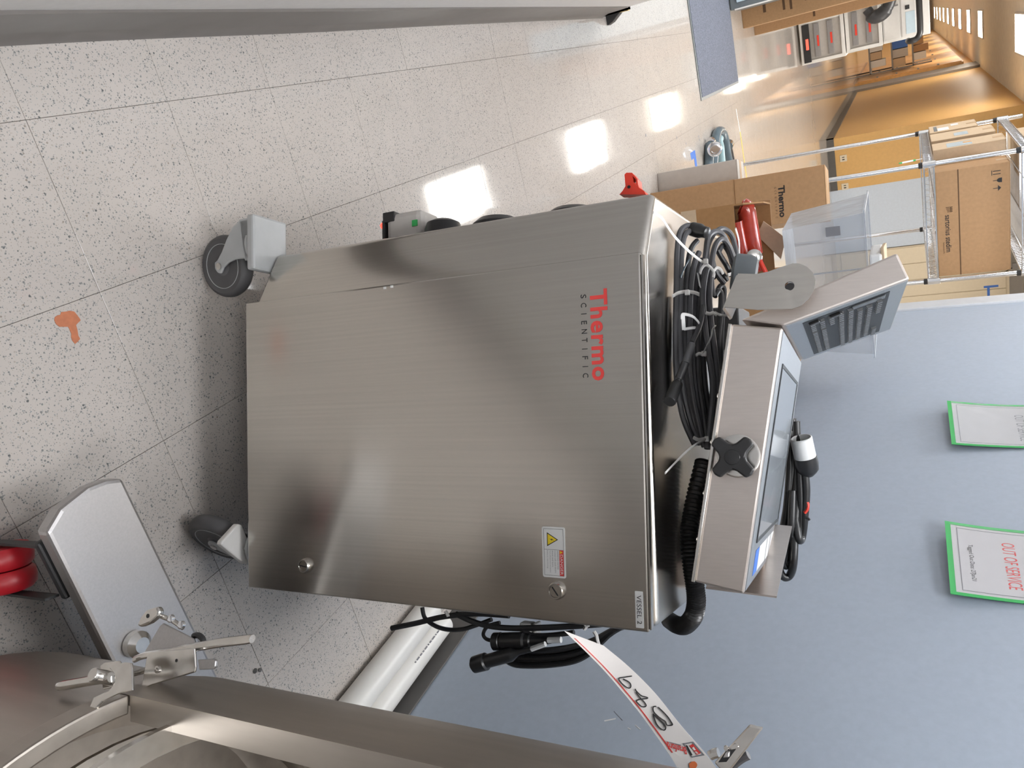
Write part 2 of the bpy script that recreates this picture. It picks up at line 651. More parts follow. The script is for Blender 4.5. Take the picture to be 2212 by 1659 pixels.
floor = build(MB().box(-4.5, 7.0, Y_BACK - .2, Y_FAR, -0.12, -0.003), 'floor', M['grout'], kind='structure')
slab_y = GY + PITCH * 21
build(MB().box(-4.5, 7.0, slab_y, Y_FAR, -0.0028, 0.0), 'floor_slab', M['tile'], floor)
tile_me = None
g = 0.0008
for j in range(-7, 21):
    y0 = GY + PITCH * j
    if y0 < 4.0:
        cols = range(-2, 5) if y0 > -1.6 else range(-2, 5)
    else:
        cols = range(-5, 6)
    for i in cols:
        x0 = GX + PITCH * i
        dz = random.uniform(-.00025, .00025)
        if tile_me is None:
            t = build(MB().box(x0 + g / 2, x0 + PITCH - g / 2, y0 + g / 2, y0 + PITCH - g / 2, -0.0029, 0.0), 'tile', M['tile'], None, bevel=0.0006)
            tile_me = t.data
            t.location = (x0 + PITCH / 2, y0 + PITCH / 2, -0.0029 + dz)
        else:
            t = bpy.data.objects.new('tile', tile_me)
            COL.objects.link(t)
            t.location = (x0 + PITCH / 2, y0 + PITCH / 2, -0.0029 + dz)
        w = t.location.copy()
        t.parent = floor
        t.location = w - floor.location
# corridor's own remaining floor and side strips of the hall, as one flat field
sf = MB()
sf.box(-4.5, GX - 5 * PITCH, 3.9, slab_y, -0.0028, 0.0)
sf.box(GX + 6 * PITCH, 7.0, 3.9, slab_y, -0.0028, 0.0)
build(sf, 'tile_field', M['tile'], floor, kind='stuff')

build(MB().box(-4.5, 7.0, Y_BACK - .2, Y_FAR, ZC, ZC + .1), 'ceiling', M['ceiling'], kind='structure')
build(MB().box(-4.5, WL, Y_BACK, 4.03, 0, ZC), 'wall_left', M['white_wall'], kind='structure')
build(MB().box(WR, WR + .15, Y_BACK, Y_END, 0, ZC), 'wall_right', M['blue_wall'], kind='structure')
build(MB().box(WR + .15, 7.0, 3.9, Y_END, 0, ZC), 'wall_hall_front', M['white_wall'], kind='structure')
build(MB().box(WL, WR, Y_BACK - .1, Y_BACK, 0, ZC), 'wall_back', M['white_wall'], kind='structure')
build(MB().box(WR - .012, WR + .16, Y_END, Y_END + .10, 0, ZC), 'trim_1', M['trim'], kind='structure', bevel=.004)
build(MB().box(-1.75, -1.6, 4.03, Y_FAR, 0, ZC), 'wall_hall_left', M['white_wall'], kind='structure')
build(MB().box(-1.75, 7.0, Y_FAR, Y_FAR + .1, 0, ZC), 'wall_far', M['white_wall'], kind='structure')
YO = 15.3
build(MB().box(1.92, 2.84, YO, YO + .2, 0, ZC).box(1.92, 2.1, YO + .2, 24.3, 0, ZC), 'wall_orange', M['orange_wall'], kind='structure')
build(MB().box(2.84, 4.02, YO + .01, YO + .2, 0, ZC), 'wall_pale', M['pale_blue'], kind='structure')
build(MB().box(4.02, 7.0, YO + .35, YO + .5, 0, ZC), 'wall_right_far', M['white_wall'], kind='structure')
build(MB().box(6.9, 7.0, Y_END, YO + .4, 0, ZC), 'wall_hall_right', M['white_wall'], kind='structure')
build(MB().box(1.9, 1.92, YO - .02, 24.3, 0, .12).box(1.9, 2.84, YO - .02, YO, 0, .12), 'baseboard_orange', M['cove_dark'], kind='structure')
build(MB().box(1.86, 2.1, 24.3, 25.7, 0, ZC), 'trim_2', M['lab_grey'], kind='structure')
build(MB().box(1.93, 2.1, 25.7, Y_FAR, 0, ZC), 'wall_wood', M['orange_wall'], kind='structure')

# wavy loose cove base on the white wall, straight one under the blue wall
cb = MB()
ys = [Y_BACK + k * 0.05 for k in range(int((4.03 - Y_BACK) / .05) + 1)]
rows = []
for y in ys:
    w = 0.0035 + 0.003 * (1 + math.sin(y * 4.2)) * (0.5 + 0.5 * math.sin(y * 1.3 + 1)) * (1 if y > .7 else .4)
    h = 0.137 + .002 * math.sin(y * 3.1)
    rows.append([V((WL, y, h)), V((WL + w + .001, y, h)), V((WL + w + .003, y, .03)), V((WL + w + .012, y, .0035)), V((WL + w + .016, y, .0005)), V((WL, y, .0005))])
vs = [p for r in rows for p in r]
fs = []
for i in range(len(rows) - 1):
    for k in range(5):
        a = i * 6 + k
        fs.append((a, a + 1, a + 7, a + 6))
fs += [tuple(range(6)), tuple((len(rows) - 1) * 6 + k for k in range(6))]
cb.add(vs, fs)
build(cb, 'baseboard_left', M['cove'], kind='structure', smooth=True)
build(MB().box(WL + .001, WL + .012, 4.03, 4.04, 0, .135).box(WL - 1.2, WL + .012, 4.03, 4.036, 0, .135), 'baseboard_end', M['cove'], kind='structure')
build(MB().box(WR - .006, WR, Y_BACK, Y_END, 0, .10), 'baseboard_right', M['cove_dark'], kind='structure', bevel=.002)

# ceiling lights
lroot = thing('ceiling_light', 'white fluorescent ceiling panel, nearest one over the hall just beyond the corridor', 'light', (0.875, 7.25, ZC), 0, 'fluorescent panels along the hall ceiling')
fr = MB()
for a in ((-.33, .33, -.63, -.60), (-.33, .33, .60, .63), (-.33, -.30, -.60, .60), (.30, .33, -.60, .60)):
    fr.box(.875 + a[0], .875 + a[1], 7.25 + a[2], 7.25 + a[3], ZC - .03, ZC - .001)
build(fr, 'frame', M['lab_white'], lroot)
build(MB().box(.875 - .3, .875 + .3, 7.25 - .6, 7.25 + .6, ZC - .02, ZC - .006), 'diffuser', M['panel_light'], lroot)
ORD = ['second', 'third', 'fourth', 'fifth', 'sixth', 'seventh', 'eighth', 'ninth', 'tenth', 'eleventh', 'twelfth']
rows_y = [11.3, 15.9] + [23.65 + 4.1 * k for k in range(9)]
for k, y in enumerate(rows_y):
    c = copy_tree(lroot, loc=(0.875, y, ZC), label='%s fluorescent ceiling panel of the hall row counted from the corridor mouth' % ORD[k])
    if y > 14:
        for ch in c.children:
            if ch.name.startswith('diffuser'):
                ch.data = ch.data.copy()
                ch.data.materials[0] = M['panel_hall']
for (lx, ly, sx, sy, lab) in ((1.08, 3.42, .3, .6, 'fluorescent ceiling panel inside the corridor above the cabinet'), (0.42, 0.72, .3, .6, 'fluorescent ceiling panel inside the corridor straight above the viewer'), (0.45, -1.5, .3, .6, 'added fill panel on the corridor ceiling behind the viewer')):  # last panel is unseen, added to brighten the console face and cabinet door
    a = thing('ceiling_light', lab, 'light', (lx, ly, ZC), 0)
    fr = MB()
    for q in ((-sx - .03, sx + .03, -sy - .03, -sy), (-sx - .03, sx + .03, sy, sy + .03), (-sx - .03, -sx, -sy, sy), (sx, sx + .03, -sy, sy)):
        fr.box(lx + q[0], lx + q[1], ly + q[2], ly + q[3], ZC - .03, ZC - .001)
    build(fr, 'frame', M['lab_white'], a)
    build(MB().box(lx - sx, lx + sx, ly - sy, ly + sy, ZC - .02, ZC - .006), 'diffuser', M['panel_alcove'], a)

# ------------------------------------------------------------------ the stainless control cabinet
S1 = 1.1
E0 = V((0.2397, 1.0519, 0.0))
YAW = math.radians(-25.7)
EX = V((math.cos(YAW), math.sin(YAW), 0))
EY = V((-EX.y, EX.x, 0))
EZ = V((0, 0, 1))


def L(x, y, z):
    return E0 + EX * x + EY * y + EZ * z


def cf(px, py, d):
    return on_plane(px, py, E0 + EY * d, EY)


ZT = 0.965
cabinet = thing('control_cabinet', 'stainless steel control cabinet on four casters with red lettering on its door', 'cabinet', E0, YAW)
fp = [(0, .013), (.541, .013), (.541, .62), (-.10, .62), (-.135, .56), (-.113, .365), (-.103, .065)]
body = build(MB().prism([L(x, y, .178) for x, y in fp], (0, 0, ZT - .178)), 'body', M['steel'], cabinet, bevel=.011, smooth=True, segs=4)
wn_ = body.modifiers.new('normals', 'WEIGHTED_NORMAL')
wn_.keep_sharp = True
wn_.weight = 100
door = build(MB().prism([L(0, 0, .164), L(.544, 0, .166), L(.544, 0, .957), L(0, 0, .962)], EY * .011), 'door', M['steel'], cabinet, bevel=.003)
ex2 = MB().prism([L(.004, .001, .9625), L(.54, .001, .9575), L(.54, .001, .960), L(.004, .001, .965)], EY * .010)
build(ex2, 'top_lip', M['steel_polish'], cabinet)
for (x, z, ang, nm) in ((.493, .313, 1.45, 'lock'), (.496, .815, .65, 'lock')):
    c = L(x, 0, z)
    lk = build(MB().lathe(c, -EY, [(.0135, 0), (.0135, .004), (.0115, .0085), (.0095, .0085), (.009, .007)], 28), nm, M['steel_polish'], cabinet, smooth=True)
    build(MB().lathe(c, -EY, [(.0085, .0065), (.0085, .0078)], 24), 'cylinder', M['steel'], lk)
    u = EX * math.cos(ang) + EZ * math.sin(ang)
    w = u.cross(EY)
    build(MB().pbox(c - EY * .0079 - u * .0078 - w * .0009, u * .0156, w * .0018, -EY * .0004), 'key_slot', M['ink'], lk)
# printed lettering
build(text_mb('Thermo', L(.048, 0, .8815), EX, EZ, width=.1355, height=.0275, bold=.028, spacing=1.1, lift=.0004), 'door_lettering', M['red_print'], cabinet, label='bold red lettering', recalc=False)
sc_ = MB()
for k, ch in enumerate('SCIENTIFIC'):
    hh = .0088
    wd = {'I': .0011, 'C': .0066, 'S': .0056, 'E': .0052, 'N': .0066, 'T': .0062, 'F': .005}[ch]
    cx = .0565 + k * (.1185 / 9.0)
    text_mb(ch, L(cx - wd / 2, 0, .8668), EX, EZ, width=wd, height=hh, lift=.0004, mb=sc_)
build(sc_, 'small_lettering', M['ink'], cabinet, label='small widely spaced black capitals', recalc=False)


def plate(x0, x1, z0, z1, r, lift, y=0.0, n=5):
    pts = []
    for cx, cz, a0 in ((x1 - r, z1 - r, 0), (x0 + r, z1 - r, 90), (x0 + r, z0 + r, 180), (x1 - r, z0 + r, 270)):
        for k in range(n):
            a = math.radians(a0 + 90 * k / (n - 1))
            pts.append(L(cx + r * math.cos(a), y, cz + r * math.sin(a)))
    return MB().prism(pts, -EY * lift)


dl = build(plate(.4015, .4775, .792, .8305, .003, .0004), 'danger_sticker', M['white'], cabinet, label='white sticker with yellow triangle and red DANGER bar')
q = .0005
bl = MB()
for a in ((.4045, .4745, .8272, .8276), (.4045, .4745, .7950, .7954), (.4045, .4049, .795, .8276), (.4741, .4745, .795, .8276), (.4355, .4359, .795, .8276)):
    bl.pbox(L(a[0], -q, a[2]), EX * (a[1] - a[0]), EZ * (a[3] - a[2]), -EY * .0001)
build(bl, 'border', M['ink'], dl)
build(MB().prism([L(.410, -q, .8005), L(.431, -q, .8005), L(.4205, -q, .8190)], -EY * .0001), 'triangle_edge', M['ink'], dl)
build(MB().prism([L(.4120, -.00062, .8016), L(.4290, -.00062, .8016), L(.4205, -.00062, .8167)], -EY * .0001), 'triangle', M['yellow'], dl)
build(MB().prism([L(.4222, -.00075, .8125), L(.4188, -.00075, .8082), L(.4203, -.00075, .8082), L(.4193, -.00075, .8045), L(.4222, -.00075, .8088), L(.4207, -.00075, .8088)], -EY * .0001), 'bolt_symbol', M['ink'], dl)
build(MB().pbox(L(.4362, -q, .8205), EX * .0379, EZ * .0067, -EY * .0001), 'red_bar', M['red_print'], dl)
build(MB().prism([L(.4370, -.00062, .8215), L(.4415, -.00062, .8215), L(.43925, -.00062, .8262)], -EY * .0001), 'small_triangle', M['yellow'], dl)
build(text_mb('DANGER', L(.4425, -.00055, .8217), EX, EZ, width=.030, height=.0044, lift=.0002), 'danger_lettering', M['white'], dl, recalc=False)
ft = MB()
for k, s in enumerate(('HAZARDOUS VOLTAGE', 'Contact will cause electric', 'shock and burn.', 'Turn off and lock out power', 'before servicing.')):
    text_mb(s, L(.4370, -.0005, .8168 - k * .0043), EX, EZ, width=.0335 * min(1, len(s) / 24 + .12), height=.0023, lift=.0002, mb=ft)
build(ft, 'fine_print', M['ink_grey'], dl, recalc=False)
vl = build(plate(.4868, .5385, .9375, .9495, .0008, .0004), 'name_sticker', M['white'], cabinet, label='white tape label reading VESSEL 2')
build(text_mb('VESSEL 2', L(.4925, -.0004, .9400), EX, EZ, width=.0405, height=.0068, lift=.0002), 'vessel_lettering', M['ink'], vl, recalc=False)
for (fx, fy) in ((829, 620), (844, 617)):
    build(MB().pbox(cf(fx, fy, .0) - EY * .001, EX * .004, EZ * .005, EY * .003), 'paint_fleck', M['white'], cabinet)


def caster(cx, cy, wheel_ang, fork_ang, first=None):
    """local cabinet position of the swivel; the wheel trails along fork_ang"""
    base = L(cx, cy, 0)
    root = build(MB().prism([base + EX * a + EY * b + EZ * .160 for a, b in ((-.055, -.045), (.055, -.045), (.055, .045), (-.055, .045))], (0, 0, .019)), 'caster', M['fork_grey'], cabinet, bevel=.005)
    fd = EX * math.cos(fork_ang) + EY * math.sin(fork_ang)
    ax = EX * math.cos(wheel_ang) + EY * math.sin(wheel_ang)
    wc = base + fd * .030 + EZ * .0635
    build(MB().lathe(wc, ax, [(.046, -.014), (.055, -.0155), (.0605, -.012), (.0635, -.005), (.0635, .005), (.0605, .012), (.055, .0155), (.046, .014)], 40), 'tire', M['rubber_grey'], root, smooth=True)
    build(MB().lathe(wc, ax, [(.0455, -.0135), (.0455, -.0152), (.0445, -.0152), (.0443, -.0135), (.0443, .0135), (.0445, .0152), (.0455, .0152), (.0455, .0135)], 40), 'hub_ring', M['fork_grey'], root, smooth=True)
    build(MB().lathe(wc, ax, [(.012, -.016), (.03, -.011), (.0445, -.0125), (.0445, .0125), (.03, .011), (.012, .016)], 32), 'hub', M['hub_grey'], root, smooth=True)
    fk = MB()
    pd = EZ.cross(ax).normalized()
    if pd.dot(fd) < 0:
        pd = -pd
    for s in (-1, 1):
        o = wc + ax * (s * .0165)
        sgn = []
        prof = [(-.013, -.004), (-.009, -.013), (.004, -.0145), (.013, -.008), (.015, .002), (.004, .012), (-.004, .028), (-.008, .050), (-.006, .085), (-.006, .099), (-.082, .099), (-.083, .075), (-.072, .052), (-.050, .030), (-.028, .012)]
        fk.prism([o + pd * a + EZ * b for a, b in prof], ax * (s * .006))
    fk.pbox(wc + ax * -.0225 + pd * -.084 + EZ * .072, ax * .045, pd * .082, EZ * .027)
    build(fk, 'fork', M['fork_grey'], root, bevel=.003)
    build(MB().lathe(base + EZ * .145, EZ, [(.036, 0), (.040, .004), (.040, .009), (.036, .012), (.036, .016)], 28), 'swivel_ring', M['fork_grey'], root, smooth=True)
    build(MB().lathe(wc, ax, [(.007, -.0255), (.007, .0255)], 12), 'axle', M['steel_polish'], root)
    return root


caster(-.122, .052, math.radians(-80), math.radians(-10))
rcs = caster(.475, .048, math.radians(-42), math.radians(-125))
build(MB().prism([on_z(x, y, .128) for x, y in ((503, 1131), (512, 1133), (523, 1160), (526, 1216), (518, 1218), (466, 1176), (469, 1168))], (0, 0, .014)), 'brake_pedal', M['nylon'], rcs, bevel=.003)
caster(-.04, .54, math.radians(-60), math.radians(20))
caster(.47, .54, math.radians(-100), math.radians(-20))

# fittings on the cabinet's left flank
so = build(MB().pbox(L(-.172, .14, .398), EX * .064, EY * .07, EZ * .085), 'power_inlet', M['card_pale'], cabinet, bevel=.012)
build(MB().pbox(L(-.175, .138, .392), EX * .02, EY * .074, EZ * .028).pbox(L(-.160, .138, .390), EX * .05, EY * .074, EZ * .006), 'inlet_edge', M['black'], so, bevel=.002)
build(MB().pbox(L(-.150, .1385, .462), EX * .012, EY * .002, EZ * .012), 'inlet_mark', M['green'], so)
build(MB().lathe(L(-.106, .16, .520), -EX, [(.036, 0), (.036, .022), (.032, .034), (.020, .040)], 24), 'round_socket', M['black'], cabinet, smooth=True)
build(MB().lathe(L(-.106, .17, .632), -EX, [(.048, 0), (.046, .018), (.034, .028), (.012, .031)], 28), 'round_socket', M['black'], cabinet, smooth=True)
build(MB().lathe(L(-.106, .17, .785), -EX, [(.050, 0), (.048, .014), (.036, .022), (.012, .025)], 28), 'round_socket', M['black'], cabinet, smooth=True)
build(MB().lathe(L(-.150, .150, .386), -EX - EZ * .5, [(.006, 0), (.006, .006), (.003, .009)], 12), 'indicator_lamp', M['red_led'], cabinet, smooth=True)
# red disconnect handle
hp = [cf(x, y, .17) for x, y in ((1338, 420), (1345, 412), (1351, 402), (1349, 377), (1353, 373), (1365, 373), (1377, 387), (1378, 398), (1380, 405), (1391, 412), (1395, 420))]
hh = [cf(x, y, .17) for x, y in ((1366, 380), (1373, 387), (1374, 396), (1368, 393))]
hm = MB()
lo = hp[0:6] + hp[6:]
# handle built as pieces round the finger hole
hm.prism([hp[0], hp[1], hp[2], hh[3] + (hh[3] - hh[2]) * .2, hp[8], hp[9], hp[10]], EY * .022)
hm.prism([hp[2], hp[3], hp[4], hp[5], hh[0], hh[3]], EY * .022)
hm.prism([hp[5], hp[6], hh[1], hh[0]], EY * .022)
hm.prism([hp[6], hp[7], hp[8], hh[2], hh[1]], EY * .022)
hm.prism([hh[2], hp[8], hh[3]], EY * .022)
rh = build(hm, 'disconnect_handle', M['red'], cabinet, label='red rotary disconnect handle', smooth=False)
c = cf(1359, 404, .17)
build(MB().lathe(c - EY * .0005, -EY, [(.0028, 0), (.0028, .0006)], 12), 'screw', M['ink'], rh)

# ------------------------------------------------------------------ operator console on top (screen and keyboard)
D = V((0.467, 0.880, -0.081)).normalized()
_a = cf(1691, 708, .06)
ANCH = _a


def kp(px, py, off=0.0):
    return on_plane(px, py, ANCH + D * off, D)


WID = 0.46
p_bl, p_br, p_tr, p_tl = kp(1580, 700), kp(1500, 1257), kp(1607, 1283), kp(1691, 708)
console = thing('operator_console', 'folded stainless operator console with touch screen and keyboard lying over the cabinet top', 'console', L(.3, .45, ZT), YAW)
build(MB().prism([p_bl, p_br, p_tr, p_tl], D * WID), 'screen_housing', M['steel_console'], console, bevel=.003)
mu = (p_tr - p_tl).normalized()
ML = (p_tr - p_tl).length
mn = mu.cross(D).normalized()
if mn.z < 0:
    mn = -mn


def sp(u, w, h=0.0):
    return p_tl + mu * u + D * w + mn * h


build(MB().prism([sp(.004, .004), sp(ML - .004, .004), sp(ML - .004, WID - .004), sp(.004, WID - .004)], mn * .0012), 'screen_bezel', M['console_face'], console)
o4 = [sp(.045, .055, .0013), sp(ML - .065, .055, .0013), sp(ML - .065, WID - .045, .0013), sp(.045, WID - .045, .0013)]
i4 = [sp(.050, .060, .0013), sp(ML - .070, .060, .0013), sp(ML - .070, WID - .050, .0013), sp(.050, WID - .050, .0013)]
build(MB().ring_prism(o4, i4, mn * .0016), 'screen_gasket', M['gasket'], console)
build(MB().prism([sp(.050, .060, .0013), sp(ML - .070, .060, .0013), sp(ML - .070, WID - .050, .0013), sp(.050, WID - .050, .0013)], mn * .0006), 'touch_screen', M['screen'], console)
for k, (w0, w1) in enumerate(((.07, .12), (.125, .24), (.25, .30), (.31, .39))):
    stk = build(MB().prism([sp(ML - .052, w0, .0013), sp(ML - .014, w0, .0013), sp(ML - .014, w1, .0013), sp(ML - .052, w1, .0013)], mn * .0004), 'sticker', M['tape_blue'] if k == 0 else M['white'], console)
# base flange edge and screws along the lower edge
bu = (p_br - p_bl).normalized()
build(MB().prism([p_bl - mn * .004 - D * .004, p_br - mn * .004 - D * .004, p_br + mn * .001 - D * .004, p_bl + mn * .001 - D * .004], D * (WID + .006)), 'back_flange', M['steel_polish'], console, bevel=.001)
for fx in (.28, .46, .66, .84):
    c = p_bl + (p_br - p_bl) * fx - mn * .004 + D * .01
    build(MB().lathe(c, -mn, [(.0055, 0), (.005, .002), (.003, .0036), (.0008, .0042)], 14), 'screw', M['steel_polish'], console, smooth=True)
# four lobed knob and its washer
kc = kp(1587, 987)
ring = kp(1594, 985)
build(MB().lathe(ring, -D, [(.030, 0), (.0305, .0008), (.0285, .0016), (.0265, .0016)], 36), 'washer', M['steel_polish'], console, smooth=True)
kn = []
ua = (kp(1615, 958) - kp(1553, 1020)).normalized()
ub = ua.cross(D).normalized()
for k in range(4):
    a0 = math.pi / 2 * k
    for da, rr in ((-.27, .0315), (-.22, .0335), (0, .0345), (.22, .0335), (.27, .0315), (.50, .0205), (.785, .0175), (1.07, .0205)):
        a = a0 + da
        kn.append((math.cos(a) * rr, math.sin(a) * rr))
kb_ = build(MB().prism([kc - D * .012 + ua * a + ub * b for a, b in kn], -D * .014), 'knob', M['black'], console, bevel=.003, label='black four lobed hand knob')
build(MB().lathe(kc, -D, [(.014, 0), (.014, .02)], 20).lathe(kc - D * .0255, -D, [(.011, 0), (.010, .0015), (.006, .002)], 20), 'knob_boss', M['black'], kb_, smooth=True)
# keyboard half
k_a, k_b, k_c, k_d = kp(1600, 691), kp(1693, 704), kp(1965, 603), kp(1938, 546)
build(MB().prism([k_a, k_b, k_c, k_d], D * WID), 'keyboard_housing', M['steel_console'], console, bevel=.003)
ku = (k_c - k_b).normalized()
KL = (k_c - k_b).length
kn_ = ku.cross(D).normalized()
if kn_.dot(k_b - k_a) < 0:
    kn_ = -kn_


def kq(u, w, h=0.0):
    return k_b + ku * u + D * w + kn_ * h


build(MB().prism([kq(.003, .003), kq(KL - .003, .003), kq(KL - .003, WID - .003), kq(.003, WID - .003)], kn_ * .0012), 'keyboard_bezel', M['console_face'], console)
o4 = [kq(.024, .028, .0012), kq(KL - .024, .028, .0012), kq(KL - .024, WID - .035, .0012), kq(.024, WID - .035, .0012)]
well = build(MB().prism(o4, kn_ * .0008), 'key_well', M['keywell'], console)
keyme = None
KU0, KU1 = .030, KL - .030
rowp = (KU1 - KU0) / 8.0


def key(u, w, du, dw):
    mb = MB()
    ta = .0012
    b4 = [kq(u, w, .002), kq(u + du, w, .002), kq(u + du, w + dw, .002), kq(u, w + dw, .002)]
    t4 = [kq(u + ta, w + ta, .0065), kq(u + du - ta, w + ta, .0065), kq(u + du - ta, w + dw - ta, .0065), kq(u + ta, w + dw - ta, .0065)]
    mb.add(b4 + t4, [(0, 1, 5, 4), (1, 2, 6, 5), (2, 3, 7, 6), (3, 0, 4, 7), (4, 5, 6, 7)])
    return build(mb, 'key', M['key'], console)


kw = .0172
layout = [  # per key row: (start, count) blocks along the keyboard
    [(.045, 4), (.130, 15)],
    [(.045, 4), (.130, 15)],
    [(.045, 4)],
    [(.045, 4), (.118, 17)],
    [(.045, 4), (.118, 17)],
    [(.075, 19)],
    [(.075, 18)],
    [(.060, 6), (.330, 5)],
]
for r, blocks in enumerate(layout):
    u = KU0 + rowp * r + rowp * .14
    for st, n in blocks:
        for k in range(n):
            key(u, st + k * kw, rowp * .66, kw - .0062)
build(MB().prism([kq(KL - .075, .033, .002), kq(KL - .030, .033, .002), kq(KL - .030, .056, .002), kq(KL - .075, .056, .002)], kn_ * .002), 'touch_pad', M['key'], console, bevel=.0008)
for uu in (.105, .135):
    build(MB().prism([kq(KL - uu, .040, .002), kq(KL - uu + .014, .036, .002), kq(KL - uu + .018, .050, .002), kq(KL - uu + .004, .056, .002)], kn_ * .004), 'pad_button', M['black'], console, bevel=.0008)
# pivot plate with a hole, in front of the keyboard hinge
bp_px = [(1566, 664), (1577, 665), (1638, 670), (1712, 668), (1732, 660), (1747, 647), (1759, 628), (1762, 608), (1756, 590), (1743, 577), (1729, 571), (1713, 570), (1685, 579), (1660, 588), (1635, 593), (1595, 592)]
bo = -.030
outer = [kp(x, y, bo) for x, y in bp_px]
hc = kp(1706, 619, bo)
n_o = len(outer)
cen = hc
inner = []
for p in outer:
    d_ = (p - cen)
    inner.append(cen + d_.normalized() * .0062)
pv = build(MB().ring_prism(outer, inner, -D * .004), 'pivot_plate', M['steel'], console, smooth=False)
build(MB().lathe(hc + D * .012, -D, [(.0072, 0), (.0072, .0015)], 20), 'pivot_bolt', M['hub_grey'], pv)
# fold of the plate and the column it stands on
f0, f1 = kp(1566, 664, bo), kp(1595, 592, bo)
build(MB().prism([f0, f1, f1 + D * .10 - EZ * .004, f0 + D * .10 - EZ * .004], (f0 - kp(1600, 640, bo)).normalized() * .004), 'plate_fold', M['steel'], console)
build(MB().prism([V((0, 0, ZT)) + (L(a, b, 0)) for a, b in ((.04, .36), (.12, .36), (.12, .46), (.04, .46))], (0, 0, .06)), 'mounting_column', M['hub_grey'], console, bevel=.004)
cc = kp(1622, 585, .06)
build(MB().lathe(cc + V((0, 0, -.028)), (0.25, .1, 1), [(.024, 0), (.030, .004), (.030, .024), (.026, .034), (.018, .037)], 32), 'pivot_cap', M['grey_cap'], console, smooth=True)
# rear mounting plate seen past the right end
rp = [kp(1527, 1266, .20), kp(1607, 1283, .10), kp(1676, 1286, .22), kp(1684, 1225, .36), kp(1560, 1215, .36)]
q0, q1 = kp(1525, 1268, .22), kp(1678, 1288, .22)
build(MB().prism([q0, q1, q1 - mu * .10 + D * .16, q0 - mu * .10 + D * .16], mn.cross(D) * -.003), 'rear_plate', M['steel_console'], console)

# ------------------------------------------------------------------ cables on top of the cabinet


def ct(px, py, lift=0.0):
    z = ZT + .010 + max(0, px - 1462) * .00050 + lift
    return on_z(px, py, z)


def cable(parent, pts, r, mat, name='cable', lift=0.0, sub=6):
    return build(MB().tube(spline([ct(x, y, lift) for x, y in pts], sub), r, 8), name, mat, parent, smooth=True)


bunA = thing('cable_bundle', 'long flat bundle of grey cables tied with white zip ties on cabinet top', 'cables', L(.05, .2, ZT))
runs = [
    ([(1512, 494), (1488, 487), (1470, 500), (1463, 540), (1461, 620), (1459, 720), (1462, 820), (1475, 900), (1500, 960)], .0048, 'cable_grey', 0),
    ([(1520, 505), (1494, 498), (1478, 512), (1472, 560), (1470, 640), (1468, 740), (1474, 830), (1490, 905), (1512, 960)], .0046, 'cable_grey', .001),
    ([(1506, 520), (1492, 540), (1484, 590), (1480, 660), (1478, 750), (1486, 840), (1500, 910), (1516, 960)], .0046, 'cable_dark', .002),
    ([(1510, 545), (1500, 570), (1492, 620), (1490, 690), (1488, 770), (1496, 850), (1510, 920), (1522, 965)], .0048, 'cable_grey', .003),
    ([(1516, 560), (1508, 590), (1501, 640), (1499, 710), (1497, 790), (1504, 860), (1516, 920), (1528, 965)], .0046, 'cable_grey', .002),
    ([(1523, 580), (1514, 620), (1509, 680), (1508, 740), (1510, 820), (1520, 890), (1528, 960)], .0046, 'cable_dark', .004),
    ([(1470, 640), (1466, 720), (1468, 800), (1466, 830), (1490, 880), (1505, 930)], .0045, 'cable_dark', -.004),
    ([(1490, 640), (1486, 720), (1490, 800), (1505, 880), (1515, 940)], .0045, 'cable_dark', -.004),
    ([(1533, 620), (1524, 680), (1519, 750), (1523, 830), (1534, 900), (1536, 960)], .0046, 'cable_dark', .004),
]
for pts, r, mt, lf in runs:
    cable(bunA, pts, r, M[mt], lift=lf)
cable(bunA, [(1500, 545), (1490, 558), (1478, 580), (1470, 600)], .0014, M['hose_blue'], lift=.003)
build(MB().lathe(ct(1508, 498, .004), (ct(1528, 503, .01) - ct(1508, 498, .004)), [(.007, -.016), (.0115, -.012), (.012, .004), (.0095, .010), (.0095, .018), (.006, .02)], 18), 'connector', M['black'], bunA, smooth=True)


def tie(parent, band, tail=None, head=None, lift=.008, r=.0028):
    b = MB().tube(spline([ct(x, y, lift) for x, y in band], 5), r, 6, flat=.45, flatdir=(0, -.5, 1))
    if tail:
        b.tube(spline([ct(x, y, l) for x, y, l in tail], 5), r * .8, 6, flat=.45, flatdir=(0, -.5, 1))
    if head:
        c = ct(head[0], head[1], lift + .003)
        b.pbox(c - EX * .004 - EY * .003 - EZ * .002, EX * .008, EY * .007, EZ * .006)
    return build(b, 'zip_tie', M['nylon'], parent, smooth=True)


tie(bunA, [(1453, 640), (1465, 633), (1482, 630), (1500, 632), (1514, 638)], head=(1483, 632))
tie(bunA, [(1503, 768), (1510, 764), (1520, 766), (1531, 769)], tail=[(1519, 762, .012), (1528, 745, .018), (1536, 728, .022), (1539, 712, .024), (1546, 703, .026)], head=(1519, 764))
tie(bunA, [(1498, 945), (1510, 950), (1530, 945)], tail=[(1528, 947, .01), (1500, 962, .018), (1480, 978, .018), (1458, 1000, .012), (1437, 1022, .008)], head=(1526, 948))
# flag label loop
fl_ = MB().tube(spline([ct(1513, 708, .010), ct(1508, 695, .016), ct(1495, 683, .02), ct(1475, 679, .022), ct(1473, 690, .022)], 5), .0024, 6, flat=.5)
fl_.tube(spline([ct(1478, 711, .018), ct(1500, 708, .014), ct(1514, 710, .010)], 4), .0022, 6, flat=.5)
build(fl_, 'marker_loop', M['white'], bunA, smooth=True)
build(MB().prism([ct(1471, 681, .022), ct(1478, 681, .022), ct(1480, 713, .018), ct(1473, 713, .018)], (0, 0, .001)), 'marker_flag', M['white'], bunA)
mk = build(MB().pbox(ct(1505, 589, .012), (ct(1510, 617, .012) - ct(1505, 589, .012)), EX * .004 + EZ * .002, EZ * .001), 'wire_marker', M['white'], bunA)
